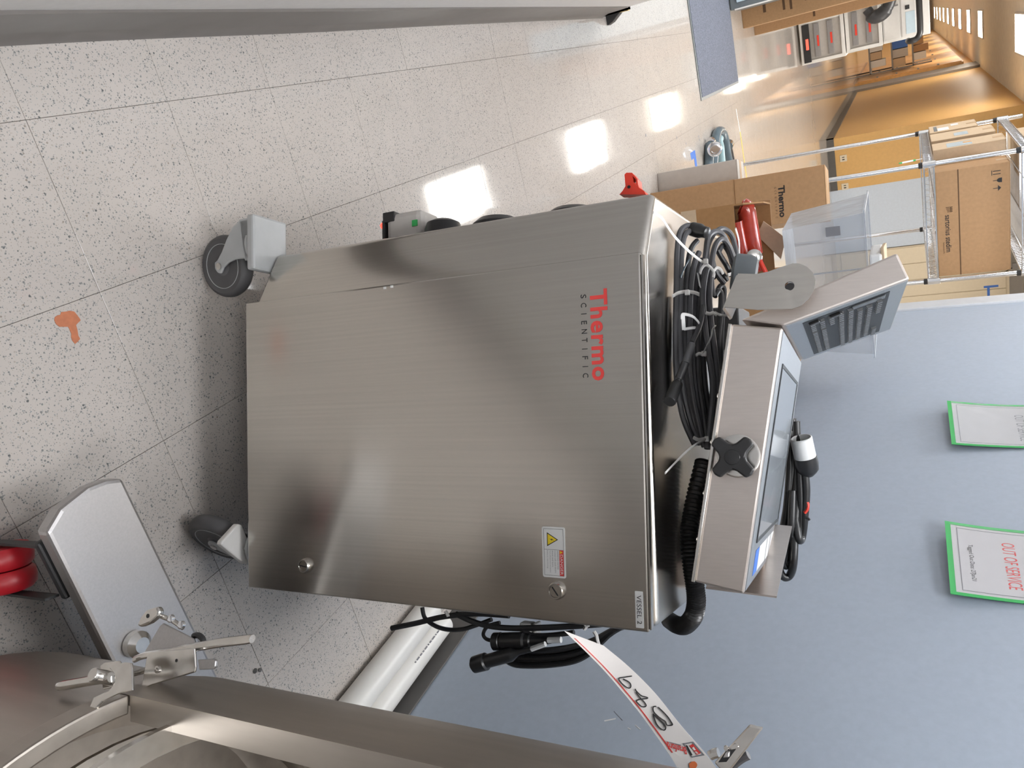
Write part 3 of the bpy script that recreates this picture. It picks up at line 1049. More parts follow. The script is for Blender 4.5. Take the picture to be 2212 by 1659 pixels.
# long sensor plug lying across the bundle
pth = [ct(1518, 660, .010), ct(1512, 700, .014), ct(1495, 740, .016)]
build(MB().tube(spline(pth, 6), .0042, 8), 'sensor_lead', M['cable_dark'], bunA, smooth=True)
a0, a1, a2, a3, a4 = ct(1495, 740, .016), ct(1481, 783, .014), ct(1467, 818, .011), ct(1464, 828, .010), ct(1446, 868, .008)
build(MB().tube([a0, a0 + (a1 - a0) * .1, a1], [.0045, .0058, .0058], 12), 'sensor_sleeve', M['cable_grey'], bunA, smooth=True)
build(MB().tube([a1, a2], [.0064, .0064], 14), 'sensor_grip', M['cable_dark'], bunA, smooth=True)
build(MB().tube([a2, a3, a3 + (a4 - a3) * .05, a4 - (a4 - a3) * .03, a4], [.004, .0045, .0085, .0095, .0088], 16), 'sensor_plug', M['black'], bunA, smooth=True)

bunB = thing('cable_coil', 'second coil of grey cables looping up behind the flat bundle beside the pivot plate', 'cables', L(-.02, .35, ZT))
loops = [
    ([(1521, 610), (1527, 575), (1528, 535), (1540, 508), (1560, 494), (1580, 508), (1590, 545), (1592, 580), (1602, 610)], .0046, 'cable_grey', .0),
    ([(1514, 640), (1519, 590), (1525, 545), (1530, 512), (1545, 500), (1562, 508), (1574, 535), (1582, 570)], .0046, 'cable_grey', .004),
    ([(1540, 640), (1536, 590), (1541, 545), (1550, 522), (1562, 517), (1575, 532), (1586, 562), (1594, 590)], .0046, 'cable_grey', .006),
    ([(1552, 545), (1562, 530), (1574, 545), (1584, 575), (1590, 600)], .0044, 'cable_grey', .002),
    ([(1550, 540), (1556, 552), (1570, 575), (1580, 596)], .0044, 'cable_dark', .002),
    ([(1528, 575), (1522, 600), (1518, 640), (1522, 700), (1530, 760), (1540, 830), (1535, 910), (1528, 970)], .005, 'cable_grey', .010),
    ([(1534, 590), (1532, 640), (1536, 700), (1544, 760), (1550, 830), (1546, 900), (1534, 970)], .005, 'cable_grey', .010),
    ([(1538, 560), (1545, 585), (1554, 600), (1564, 612)], .0044, 'cable_grey', .006),
    ([(1541, 600), (1548, 586), (1560, 592), (1570, 606)], .0046, 'cable_dark', .004),
    ([(1548, 632), (1556, 618), (1564, 625), (1562, 660), (1558, 720), (1556, 800)], .0046, 'cable_dark', .004),
    ([(1544, 640), (1552, 628), (1558, 640), (1555, 690), (1550, 760), (1552, 840), (1545, 930)], .0046, 'cable_dark', .006),
]
for pts, r, mt, lf in loops:
    cable(bunB, pts, r, M[mt], lift=lf)
tie(bunB, [(1512, 592), (1516, 580), (1524, 572), (1534, 577), (1542, 588), (1541, 600)], tail=[(1518, 566, .016), (1504, 556, .024), (1480, 535, .034), (1455, 508, .042), (1432, 474, .046), (1426, 468, .046), (1411, 459, .044)], head=(1523, 565), lift=.014)
tie(bunB, [(1572, 594), (1582, 591), (1592, 586), (1597, 575)], tail=[(1596, 572, .008), (1597, 550, .014), (1596, 520, .02), (1589, 493, .024)], head=(1596, 570), lift=.008)
tie(bunB, [(1541, 588), (1548, 579), (1557, 582), (1562, 592)], lift=.008)
tie(bunB, [(1525, 676), (1533, 678), (1540, 676), (1548, 680)], tail=[(1545, 675, .012), (1555, 680, .02), (1572, 682, .02)], lift=.016)

# black corrugated hose curling over the cabinet's right rear corner
hp_ = spline([cf(1520, 1000, .20), cf(1505, 1060, .17), cf(1493, 1120, .145), cf(1489, 1165, .13), cf(1494, 1220, .13), cf(1501, 1265, .135), cf(1504, 1300, .14), cf(1498, 1330, .15), cf(1481, 1350, .18), cf(1463, 1350, .22), cf(1446, 1340, .30)], 14)
rr_ = [.0150 if (i // 1) % 2 == 0 else .0122 for i in range(len(hp_))]
ch_ = thing('corrugated_hose', 'black corrugated conduit hose curving down at the right rear cabinet corner', 'hose', cf(1446, 1340, .36))
build(MB().tube(hp_, rr_, 18), 'hose_wall', M['black'], ch_, smooth=True)

# black power cord with twist lock plug hanging behind the screen
pw = thing('power_cord', 'coiled black power cord with black and white twist lock plug behind the screen', 'cord', cf(1690, 1240, .54))


def pf(px, py, d=.54):
    return cf(px, py, d)


for pts, r in (([(1712, 905), (1714, 980), (1706, 1060), (1694, 1130), (1684, 1185), (1683, 1225), (1692, 1246), (1706, 1243), (1714, 1215), (1717, 1150), (1722, 1080), (1730, 1020)], .0078),
               ([(1720, 910), (1722, 990), (1716, 1070), (1704, 1140), (1694, 1190), (1692, 1215), (1700, 1222), (1708, 1205), (1710, 1140), (1712, 1060)], .0078),
               ([(1725, 960), (1728, 1040), (1730, 1110), (1727, 1160)], .0078),
               ([(1738, 1010), (1742, 1060), (1738, 1120), (1733, 1160), (1726, 1165), (1718, 1120)], .0074),
               ([(1708, 930), (1706, 1010), (1700, 1090), (1690, 1150), (1684, 1160)], .0074)):
    build(MB().tube(spline([pf(x, y, .535 + .006 * (k % 4)) for k, (x, y) in enumerate(pts)], 6), r, 10), 'cord', M['black'], pw, smooth=True)
pa, pb = pf(1747, 1022), pf(1733, 940)
ad = (pb - pa).normalized()
ad = (ad - EY * .35).normalized()
ln = (pb - pa).length
build(MB().lathe(pa, ad, [(.008, -.006), (.015, 0), (.020, .006), (.022, .02), (.0215, ln * .45), (.0195, ln * .47)], 28), 'plug_body', M['black'], pw, smooth=True)
build(MB().lathe(pa, ad, [(.0205, ln * .45), (.0205, ln * .98), (.0190, ln), (.0175, ln), (.0170, ln * .75), (.002, ln * .74)], 28), 'plug_shell', M['white'], pw, smooth=True)
build(MB().lathe(pa, ad, [(.0165, ln * .745), (.0165, ln * .76)], 24), 'plug_face', M['brass'], pw, smooth=True)
build(MB().tube(spline([pf(1739, 1080), pf(1745, 1088), pf(1744, 1100), pf(1738, 1108)], 4), .0035, 6), 'red_wire', M['red'], pw, smooth=True)
build(MB().tube(spline([pf(1740, 1118), pf(1746, 1120), pf(1749, 1124)], 4), .0022, 6).tube(spline([pf(1742, 1078), pf(1746, 1074), pf(1744, 1071)], 4), .0018, 6), 'bare_lead', M['black'], pw, smooth=True)

# ------------------------------------------------------------------ cables on the cabinet's right flank
rc = thing('cable_coil', 'coil of black cables with two round connectors hanging on the cabinet right side', 'cables', L(.60, .12, .4))
for k in range(7):
    o = k * 4.2
    pts = [(1352 - o, 1352 + k * 1.2), (1322 - o * .8, 1362 + o * .9), (1280 - o * .5, 1384 + o * 1.25), (1230, 1398 + o * 1.3), (1170, 1405 + o * 1.3), (1125 - o * .3, 1404 + o * 1.3), (1100 - o * .2, 1398 + o * 1.2)]
    build(MB().tube(spline([cf(x, y, .13 + .006 * (k % 3)) for x, y in pts], 6), .0048, 8), 'cable', M['black'], rc, smooth=True)
for pts, r in (([(846, 1357), (900, 1346), (960, 1332), (1030, 1326), (1100, 1330)], .0050),
               ([(912, 1312), (918, 1335), (940, 1352), (968, 1360), (1000, 1359), (1030, 1350), (1062, 1338)], .0040),
               ([(985, 1326), (1020, 1342), (1060, 1353), (1110, 1357), (1170, 1356), (1250, 1352), (1300, 1348)], .0052),
               ([(1080, 1345), (1055, 1352), (1044, 1368), (1050, 1380), (1068, 1385)], .0034),
               ([(1130, 1360), (1150, 1372), (1190, 1372), (1240, 1366)], .0044)):
    build(MB().tube(spline([cf(x, y, .12) for x, y in pts], 6), r, 8), 'cable', M['black_matte'], rc, smooth=True)


def lathe_px(p0, p1, prof, name, mat, parent, d=.115, n=20):
    a, b = cf(p0[0], p0[1], d), cf(p1[0], p1[1], d)
    ln_ = (b - a).length
    return build(MB().lathe(a, b - a, [(r, h * ln_) for r, h in prof], n), name, mat, parent, smooth=True)


lathe_px((1066, 1386), (1190, 1384), [(.012, 0), (.0155, .02), (.0155, .13), (.0140, .14), (.0140, .17), (.0152, .18), (.0152, .55), (.0125, .58), (.0125, .66), (.010, .68), (.0065, .9), (.005, 1)], 'connector', M['black'], rc)
lathe_px((1020, 1437), (1148, 1402), [(.0085, 0), (.0090, .03), (.0145, .04), (.0150, .2), (.0150, .24), (.0118, .26), (.0118, .66), (.0095, .70), (.005, .78), (.0045, 1)], 'connector', M['black'], rc, d=.10)
build(text_mb('a-v13-M', cf(1077, 1444, .0835), (cf(1101, 1437, .0835) - cf(1077, 1444, .0835)), EZ * .2 - EX, width=.017, height=.004, lift=.0), 'connector_lettering', M['white'], rc, recalc=False)
lathe_px((1184, 1383), (1212, 1382), [(.0052, 0), (.0052, 1)], 'wire_marker', M['white'], rc, d=.11, n=8)
lathe_px((1148, 1402), (1178, 1391), [(.0045, 0), (.0045, 1)], 'wire_marker', M['white'], rc, d=.10, n=8)
for pts in ([(1263, 1346), (1266, 1354), (1262, 1360), (1268, 1352), (1272, 1350)], [(1283, 1364), (1288, 1372), (1290, 1382), (1294, 1396)], [(962, 1320), (966, 1326), (968, 1332)]):
    build(MB().tube(spline([cf(x, y, .095) for x, y in pts], 4), .0030, 6), 'zip_tie', M['nylon'], rc, smooth=True)
build(MB().pbox(cf(1121, 1345, .12), EX * .03, EZ * .024, EY * .02).pbox(cf(1150, 1346, .12), EX * .022, EZ * .008, EY * .02), 'cable_clamp', M['nylon'], rc, bevel=.003)

# ------------------------------------------------------------------ stainless vessel in the right foreground
VC = V((.867, .218, 0))
VR = .385
ZR = .50


def vp(r, deg, z):
    a = math.radians(deg)
    return V((VC.x + r * math.cos(a), VC.y + r * math.sin(a), z))


def arc_band(r0, r1, a0, a1, z0, z1, n=40):
    """solid ring segment"""
    mb = MB()
    full = abs(a1 - a0) >= 359.9
    k = n if full else n + 1
    rings = []
    for i in range(k):
        a = a0 + (a1 - a0) * i / n
        rings.append([vp(r0, a, z0), vp(r1, a, z0), vp(r1, a, z1), vp(r0, a, z1)])
    vs = [p for r in rings for p in r]
    fs = []
    for i in range(n):
        p, q2 = i * 4, ((i + 1) % k) * 4
        for j in range(4):
            fs.append((p + j, p + (j + 1) % 4, q2 + (j + 1) % 4, q2 + j))
    if not full:
        fs += [(0, 1, 2, 3), tuple(n * 4 + j for j in (3, 2, 1, 0))]
    return mb.add(vs, fs)


A_OPEN0, A_OPEN1 = 154.6, 262.0
vessel = thing('mixing_vessel', 'tall round stainless vessel with an open side standing in the right foreground', 'vessel', (VC.x, VC.y, 0))
build(arc_band(VR - .012, VR, A_OPEN1 - 360, A_OPEN0, ZR - .03, 1.62, 64), 'shell', M['steel_vessel'], vessel, smooth=True)
build(arc_band(VR - .030, VR - .0125, A_OPEN0 - 3.2, A_OPEN0 - .15, ZR, 1.62, 4), 'opening_jamb', M['steel_vessel'], vessel, smooth=True)
build(arc_band(VR - .022, VR, A_OPEN0, A_OPEN1, ZR - .032, ZR, 40), 'rim_band', M['steel_vessel'], vessel, bevel=.003)
build(arc_band(VR - .020, VR - .006, 0, 360, .16, ZR - .034, 64), 'lower_wall', M['steel_vessel'], vessel, smooth=True)
build(arc_band(.335, .362, 0, 360, .562, .570, 64), 'inner_hoop', M['steel_polish'], vessel, smooth=True)
build(arc_band(.318, .336, 0, 360, .494, .500, 64), 'inner_ring', M['steel_polish'], vessel, smooth=True)
build(MB().lathe((VC.x, VC.y, .40), (0, 0, 1), [(.364, 0), (.364, .012), (.20, -.03), (.05, -.05)], 48), 'bottom_dish', M['steel_vessel'], vessel, smooth=True)
# base rail with rounded end and red caster
rail = build(MB().prism([V(p) for p in ((.411, .525, .172), (.392, .556, .172), (.385, .606, .172), (.390, .635, .172), (.401, .660, .172), (1.05, .672, .172), (1.05, .520, .172))], (0, 0, .030)), 'base_rail', M['steel_leg'], vessel, bevel=.006)
build(MB().box(.72, 1.02, .50, .56, .10, .172).box(.60, .66, .57, .63, .10, .172), 'rail_support', M['steel_vessel'], vessel)
build(MB().lathe(on_z(287, 1390, .200), (0, 0, 1), [(.017, 0), (.021, .004), (.021, .016), (.012, .024)], 24), 'rail_boss', M['steel_polish'], vessel, smooth=True)
cs = build(MB().box(.430, .53, .520, .63, .158, .171), 'caster', M['black_matte'], vessel, bevel=.004)
wax = V((.95, -.30, 0)).normalized()
wcc = V((.482, .521, .043))
for s in (-1, 1):
    cw = wcc + wax * (s * .0175)
    build(MB().lathe(cw, wax, [(.025, -.0165), (.037, -.0165), (.042, -.011), (.043, 0), (.042, .011), (.037, .0165), (.025, .0165)], 36), 'red_tire', M['red_rubber'], cs, smooth=True, label='red urethane caster tire')
pdv = V((-wax.y, wax.x, 0))
for s in (-1, 1):
    cf_ = MB()
    cf_.prism([wcc + wax * (s * .038) + pdv * a + EZ * b for a, b in ((-.008, -.008), (.008, -.008), (.016, .108), (-.006, .108))], wax * (s * .004))
    build(cf_, 'caster_fork', M['black_matte'], cs)

# toggle clamp on the opening edge


def clamp(dz, full, name_label):
    """built on the vertical plane that stands off the shell; returns parts under a part of the vessel"""
    P0 = V((.535, .410, 0))
    nn = V((-.6, -.8, 0))
    P2 = V((.4915, .370, 0))
    n2 = V((-.8, -.6, 0))
    up_ = V((0, 0, dz))

    def q(px, py, off=0.0):
        return on_plane(px, py, P0 + nn * off, nn) + up_
    def q2(px, py, off=0.0):
        return on_plane(px, py, P2 + n2 * off, n2) + up_
    t = .003
    root = build(MB().prism([q(308, 1492), (q(322, 1414)), q(332, 1408), q(424, 1400), q(427, 1440), q(424, 1452), q(330, 1480)], nn * t), 'toggle_clamp', M['steel_polish'], vessel, bevel=.0012)
    build(MB().prism([q(308, 1492, -.020), (q(322, 1414, -.020)), q(332, 1408, -.020), q(424, 1400, -.020), q(427, 1440, -.020), q(424, 1452, -.020), q(330, 1480, -.020)], nn * t), 'clamp_cheek', M['steel_polish'], root, bevel=.001)
    build(MB().lathe(q(341, 1446, .003), nn, [(.0042, 0), (.0042, .0016), (.0036, .002)], 18), 'rivet', M['steel_polish'], root, smooth=True)
    build(MB().lathe(q(381, 1427, .0032), nn, [(.0019, 0), (.0019, .0002)], 14), 'pin_hole', M['ink'], root)
    hd = [q(292, 1424, -.010), q(312, 1416, -.010), q(360, 1408, -.010), q(420, 1398, -.010), q(480, 1388, -.010), q(545, 1380, -.010)]
    build(MB().tube(spline(hd, 5), [.0050] * 12 + [.0062] * 13 + [.0055], 10, flat=.75), 'handle', M['steel_polish'], root, smooth=True)
    build(MB().prism([q(427, 1425), q(462, 1424), q(465, 1428), q(464, 1440), q(460, 1446), q(430, 1447)], nn * -.004), 'handle_tab', M['steel_leg'], root, bevel=.001)
    hk = [q2(196, 1532), q2(206, 1508), q2(240, 1492), q2(252, 1476), q2(252, 1456), q2(240, 1444), q2(246, 1438), q2(275, 1431), q2(288, 1433), q2(290, 1444), q2(291, 1492), q2(262, 1498), q2(225, 1516), q2(205, 1538)]
    build(MB().prism(hk, n2 * t), 'hook_plate', M['steel_polish'], root, bevel=.001)
    build(MB().prism([q2(220, 1440, -.018), q2(230, 1432, -.018), q2(262, 1428, -.018), q2(268, 1438, -.018), q2(270, 1480, -.018), q2(226, 1490, -.018)], n2 * t), 'hook_cheek', M['steel_polish'], root, bevel=.001)
    build(MB().lathe(q2(243, 1467, -.018), n2, [(.0078, 0), (.0078, .026), (.0070, .0275)], 24), 'cross_pin', M['steel_polish'], root, smooth=True)
    build(MB().tube([q2(124, 1483, -.006), q2(128, 1482, -.006), q2(140, 1480, -.006), q2(240, 1463, -.006)], [.0035, .0050, .0056, .0056], 14), 'draw_bolt', M['steel_polish'], root, smooth=True)
    build(MB().tube([q2(243, 1467, -.008), q(300, 1452, -.008), q(350, 1440, -.008)], .0036, 10), 'link_rod', M['steel_polish'], root, smooth=True)
    if full:
        build(MB().prism([q(302, 1424, -.024), q(345, 1352, -.024), q(352, 1346, -.024), q(375, 1358, -.024), q(418, 1380, -.024), q(425, 1402, -.024)], nn * -t), 'gusset_plate', M['steel_leg'], root, bevel=.001)
        wn = q(333, 1330, -.020)
        d1 = (q(350, 1312, -.020) - q(308, 1340, -.020)).normalized()
        d2 = nn.cross(d1)
        wb = MB()
        wb.prism([wn + d1 * a + d2 * b for a, b in ((-.022, -.002), (-.017, -.007), (0, -.0095), (.016, -.008), (.020, -.003), (.018, .004), (0, .0085), (-.012, .005))], nn * .009)
        build(wb, 'wing_knob', M['steel_polish'], root, bevel=.0025)
        build(MB().lathe(wn + nn * .0092, nn, [(.0026, 0), (.0026, .0003)], 14), 'knob_socket', M['ink'], root)
        build(MB().tube([wn + d1 * .004, q(372, 1340, -.022), q(395, 1356, -.022)], .0030, 10), 'threaded_rod', M['steel_polish'], root, smooth=True)
        for a in ((372, 1336), (395, 1350)):
            build(MB().lathe(q(a[0], a[1], -.022), nn, [(.005, 0), (.005, .004), (.003, .005)], 12), 'hex_nut', M['chrome'], root, smooth=True)
        build(MB().tube(spline([q(418, 1374, -.03), q(428, 1372, -.03), q(438, 1380, -.03), q(440, 1390, -.03)], 5), .0036, 8), 'rubber_ring', M['black_matte'], root, smooth=True)
    return root


clamp(0.0, True, '')
# upper clamp: only the handle shows at the frame's lower edge
PU = V((.548, .433, 0))
NU = V((-.5, -.866, 0))


def uq(px, py, off=0.0):
    return on_plane(px, py, PU + NU * off, NU)


uc = build(MB().prism([uq(1545, 1645), uq(1621, 1563), uq(1650, 1570), uq(1590, 1648), uq(1570, 1672)], NU * .004), 'toggle_clamp', M['steel_polish'], vessel, bevel=.0012)
build(MB().prism([uq(1552, 1646, .004), uq(1568, 1622, .004), uq(1590, 1618, .004), uq(1570, 1645, .004)], NU * .001), 'clamp_slot', M['ink'], uc)
build(MB().prism([uq(1564, 1634, .005), uq(1570, 1622, .005), uq(1578, 1621, .005), uq(1577, 1633, .005)], NU * .004), 'clamp_pawl', M['steel_leg'], uc, bevel=.0008)
for a in ((1569, 1616), (1590, 1611)):
    build(MB().lathe(uq(a[0], a[1], .004), NU, [(.0022, 0), (.0018, .0015)], 10), 'rivet', M['steel_polish'], uc, smooth=True)
build(MB().tube(spline([uq(1575, 1660, -.01), uq(1600, 1640, -.01), uq(1617, 1631, -.01)], 5), .0035, 8), 'link_rod', M['hub_grey'], uc, smooth=True)
build(MB().tube(spline([uq(1534, 1632, -.004), uq(1542, 1628, -.004), uq(1552, 1626, -.004)], 4), .004, 8), 'clamp_pin', M['steel_polish'], uc, smooth=True)

# ------------------------------------------------------------------ white lot tag hanging from the upper clamp
Lf = [(1219, 1363), (1297, 1440), (1363, 1517), (1403, 1569), (1449, 1635), (1480, 1690)]
Rg = [(1304, 1395), (1358, 1440), (1415, 1497), (1471, 1567), (1524, 1628), (1562, 1680)]


def tagpt(px, py, s):
    t = .735 + .045 * s + .03 * (s - .5) ** 2
    d = ray(px, py)
    return EYE + d * t


Lw = [tagpt(x, y, k / 5.0) for k, (x, y) in enumerate(Lf)]
Rw = [tagpt(x, y, k / 5.0 + .02) for k, (x, y) in enumerate(Rg)]
Ls, Rs = spline(Lw, 8), spline(Rw, 8)


def tagsurf(u, v, lift=0.0):
    """u 0..1 from the red-line edge to the far edge, v 0..1 from free tip to the hole"""
    k = min(max(v, 0), 1) * (len(Ls) - 1)
    i = min(int(k), len(Ls) - 2)
    f = k - i
    a = Ls[i].lerp(Ls[i + 1], f)
    b = Rs[i].lerp(Rs[i + 1], f)
    p = a.lerp(b, u)
    n_ = (b - a).cross(Ls[i + 1] - Ls[i]).normalized()
    if n_.dot(EYE - p) < 0:
        n_ = -n_
    return p + n_ * lift


tag_ = thing('lot_tag', 'long white paper lot tag with handwritten number hanging from the vessel clamp', 'tag', Rw[-1])
tg = MB()
vs = []
nu, nv = 5, len(Ls)
for sgn in (0, 1):
    for i in range(nv):
        for j in range(nu):
            vs.append(tagsurf(j / (nu - 1), i / (nv - 1), -.0004 * sgn))
fs = []
for sgn in (0, 1):
    o_ = sgn * nu * nv
    for i in range(nv - 1):
        for j in range(nu - 1):
            a = o_ + i * nu + j
            fs.append((a, a + 1, a + nu + 1, a + nu))
S_ = nu * nv
for i in range(nv - 1):
    fs.append((i * nu, (i + 1) * nu, S_ + (i + 1) * nu, S_ + i * nu))
    a = i * nu + nu - 1
    fs.append((a, a + nu, S_ + a + nu, S_ + a))
for j in range(nu - 1):
    fs.append((j, j + 1, S_ + j + 1, S_ + j))
    a = (nv - 1) * nu + j
    fs.append((a, a + 1, S_ + a + 1, S_ + a))
tg.add(vs, fs)
build(tg, 'tag_card', M['paper'], tag_, smooth=True)
rl = MB()
for i in range(3, 33):
    v0, v1 = .02 + i * .0243 - .05, .02 + (i + 1) * .0243 - .05
    rl.face([tagsurf(.10, v0, .0004), tagsurf(.145, v0, .0004), tagsurf(.145, v1, .0004), tagsurf(.10, v1, .0004)])
build(rl, 'red_line', M['red_print'], tag_, recalc=False)


def stroke(uv, r=.0009):
    return [tagsurf(u, v, .0008) for u, v in uv]


def uvpx(px, py):
    """pixel on the tag -> (u, v) by search"""
    best = None
    for i in range(0, 121):
        v = i / 120
        k = v * (len(Ls) - 1)
        ii = min(int(k), len(Ls) - 2)
        f = k - ii
        a = Ls[ii].lerp(Ls[ii + 1], f)
        b = Rs[ii].lerp(Rs[ii + 1], f)

        def pj(p):
            d = p - EYE
            z = d.dot(AX_F)
            return V((IW - (FPX * d.dot(AX_D) / z + IW / 2), FPX * d.dot(AX_R) / z + IH / 2))
        A, B = pj(a), pj(b)
        w = B - A
        u = (V((px, py)) - A).dot(w) / w.dot(w)
        e = (A + w * u - V((px, py))).length
        if best is None or e < best[0]:
            best = (e, u, v)
    return best[1], best[2]


hand = MB()
for pts in ([(1365, 1461), (1350, 1462), (1338, 1464), (1337, 1468), (1345, 1478), (1356, 1485), (1362, 1484), (1362, 1478), (1356, 1471), (1346, 1466)],
            [(1372, 1486), (1374, 1492), (1384, 1500), (1395, 1504), (1399, 1507), (1395, 1509), (1383, 1509), (1374, 1511), (1376, 1517), (1385, 1524), (1393, 1525), (1395, 1521), (1390, 1514), (1382, 1505), (1374, 1496)],
            [(1417, 1525), (1411, 1527), (1411, 1534), (1420, 1544), (1430, 1552), (1437, 1558), (1441, 1566), (1452, 1565), (1450, 1558), (1443, 1549), (1433, 1538), (1422, 1528)],
            [(1411, 1541), (1412, 1547), (1417, 1560), (1425, 1570), (1434, 1575), (1438, 1571), (1434, 1564), (1424, 1553), (1413, 1543)]):
    hand.tube(spline(stroke([uvpx(x, y) for x, y in pts]), 4), .00055, 6)
build(hand, 'handwritten_number', M['ink'], tag_, smooth=True, label='handwritten black number 829')


def tag_text(body, c0, c1, h, mat, name, bold=0.0):
    """text between two pixel corners of its baseline, warped on to the tag"""
    m = text_mb(body, (0, 0, 0), (1, 0, 0), (0, 1, 0), width=1.0, height=1.0, bold=bold, lift=0)
    a, b = V(uvpx(*c0)), V(uvpx(*c1))
    hu = V(uvpx(*h)) - a
    m.v = [tagsurf(*(a + (b - a) * p.x + hu * p.y), .0005) for p in m.v]
    return build(m, name, mat, tag_, recalc=False)


tag_text('Branford', (1481, 1614), (1440, 1600), (1484, 1630), M['red_print'], 'logo_lettering', .02)


def tag_patch(px, mat, name, lift=.0004):
    return build(MB().face([tagsurf(*uvpx(x, y), lift) for x, y in px]), name, mat, tag_, recalc=False)


fo, fi = [(1474, 1605), (1497, 1602), (1522, 1630), (1494, 1636)], [(1478, 1607), (1495, 1605), (1517, 1629), (1495, 1633)]
fb = MB()
for k in range(4):
    a, b, c_, d_ = fo[k], fo[(k + 1) % 4], fi[(k + 1) % 4], fi[k]
    fb.face([tagsurf(*uvpx(*p), .0004) for p in (a, b, c_, d_)])
build(fb, 'logo_frame', M['ink_grey'], tag_, recalc=False)
tag_patch([(1489, 1610), (1497, 1608), (1514, 1627), (1505, 1629)], M['red_print'], 'logo_red_block')
tag_patch([(1480, 1609), (1485, 1609), (1496, 1631), (1491, 1631)], M['ink'], 'logo_black_block')
tag_patch([(1494, 1614), (1498, 1613), (1503, 1619), (1499, 1620)], M['paper'], 'logo_gap', .0006)
tag_patch([(1500, 1622), (1504, 1621), (1509, 1626), (1505, 1627)], M['paper'], 'logo_gap', .0006)
tag_patch([(1470, 1611), (1471, 1609), (1433, 1598), (1432, 1600)], M['ink_grey'], 'logo_rule')
ey_ = [(1497 + 9 * math.cos(a), 1652 + 8 * math.sin(a)) for a in [k * math.pi / 8 for k in range(16)]]
tag_patch(ey_, M['orange_tag'], 'eyelet_ring', .0005)

# ------------------------------------------------------------------ things on the corridor floor and walls
st = [(142, 673), (150, 671), (160, 673), (166, 680), (172, 688), (174, 692), (168, 698), (164, 702), (167, 712), (169, 725), (173, 732), (168, 738), (162, 743), (156, 736), (153, 728), (154, 722), (150, 712), (147, 706), (128, 706), (121, 700), (117, 692), (118, 685), (124, 681), (130, 680), (132, 674)]
build(MB().prism([on_z(x, y, .0004) for x, y in st], (0, 0, .0005)), 'floor_stain', M['stain'], label='rust orange stain dried on the pale floor near the left caster', cat='stain')
db = MB()
db.lathe(on_z(550, 1449, 0), (0, 0, 1), [(.005, 0), (.006, .002), (.003, .005)], 9).lathe(on_z(560, 1447, 0), (0, 0, 1), [(.004, 0), (.005, .003), (.002, .004)], 8)
build(db, 'floor_debris', M['cove_dark'], label='small dark scrap lying on the floor beside the base rail', cat='debris')
for k, (x, z, lab) in enumerate(((1.277, .037, 'white plastic pipe on the floor, the outer of two along the blue wall'), (1.352, .037, 'white plastic pipe on the floor, the one against the blue wall base'))):
    pm = MB().lathe((x, -.9, z), (0, 1, 0), [(.0365, 0), (.0365, 2.33 + k * .03), (.0335, 2.33 + k * .03), (.0335, 0)], 28, caps=False)
    v0 = len(pm.v)
    p_ = thing('plastic_pipe', lab, 'pipe', (x, -.9, 0))
    build(pm, 'pipe_wall', M['pvc'], p_, smooth=True)
    if k:
        pm2 = MB()
        yy = 1.40
        for q in (.010, .004, .014, .008, .005, .012, .006, .009, .013, .005):
            pm2.pbox((x - .0225, yy, z + .0296), (0, -q, 0), V((.55, 0, .83)) * .004, V((-.83, 0, .55)) * .0006)
            yy -= q + .005
        build(pm2, 'pipe_print', M['ink_grey'], p_, kind='stuff')
# scratches on the blue wall
for pts, nm in (([(1305, 1556), (1330, 1551), (1330, 1553), (1306, 1558)], 'white scratch on the blue wall left of the lot tag'), ([(1356, 1571), (1363, 1575), (1362, 1576), (1356, 1573)], 'tiny pale nick on the blue wall beside the lot tag, below the scratch'), ([(1372, 1565), (1384, 1575), (1383, 1576), (1372, 1567)], 'thin diagonal nick on the blue wall next to the lot tag')):
    build(MB().prism([on_x(x, y, WR - .0008) for x, y in pts], (.0008, 0, 0)), 'wall_scratch', M['white'], label=nm, cat='scratch')
build(MB().tube([on_x(1326, 1536, WR - .0005), on_x(1345, 1556, WR - .0005)], .0005, 5), 'wall_scratch', M['ink_grey'], label='thin dark line scratched across the blue wall near the tag', cat='scratch')
# doorstop at the end of the white wall
dsr = thing('door_stop', 'black rubber door stop standing at the end of the white wall', 'door stop', (WL + .03, 4.07, 0))
build(MB().prism([V((WL + .005, 4.05, 0)), V((WL + .055, 4.05, 0)), V((WL + .045, 4.05, .03)), V((WL + .012, 4.05, .075))], (0, .05, 0)), 'rubber_foot', M['black_matte'], dsr, bevel=.004)
build(MB().prism([V((WL + .002, 4.055, .03)), V((WL + .010, 4.055, .03)), V((WL + .014, 4.055, .115)), V((WL + .002, 4.055, .12))], (0, .03, 0)), 'stop_arm', M['brass'], dsr, bevel=.002)

# out of service sleeves on the blue wall


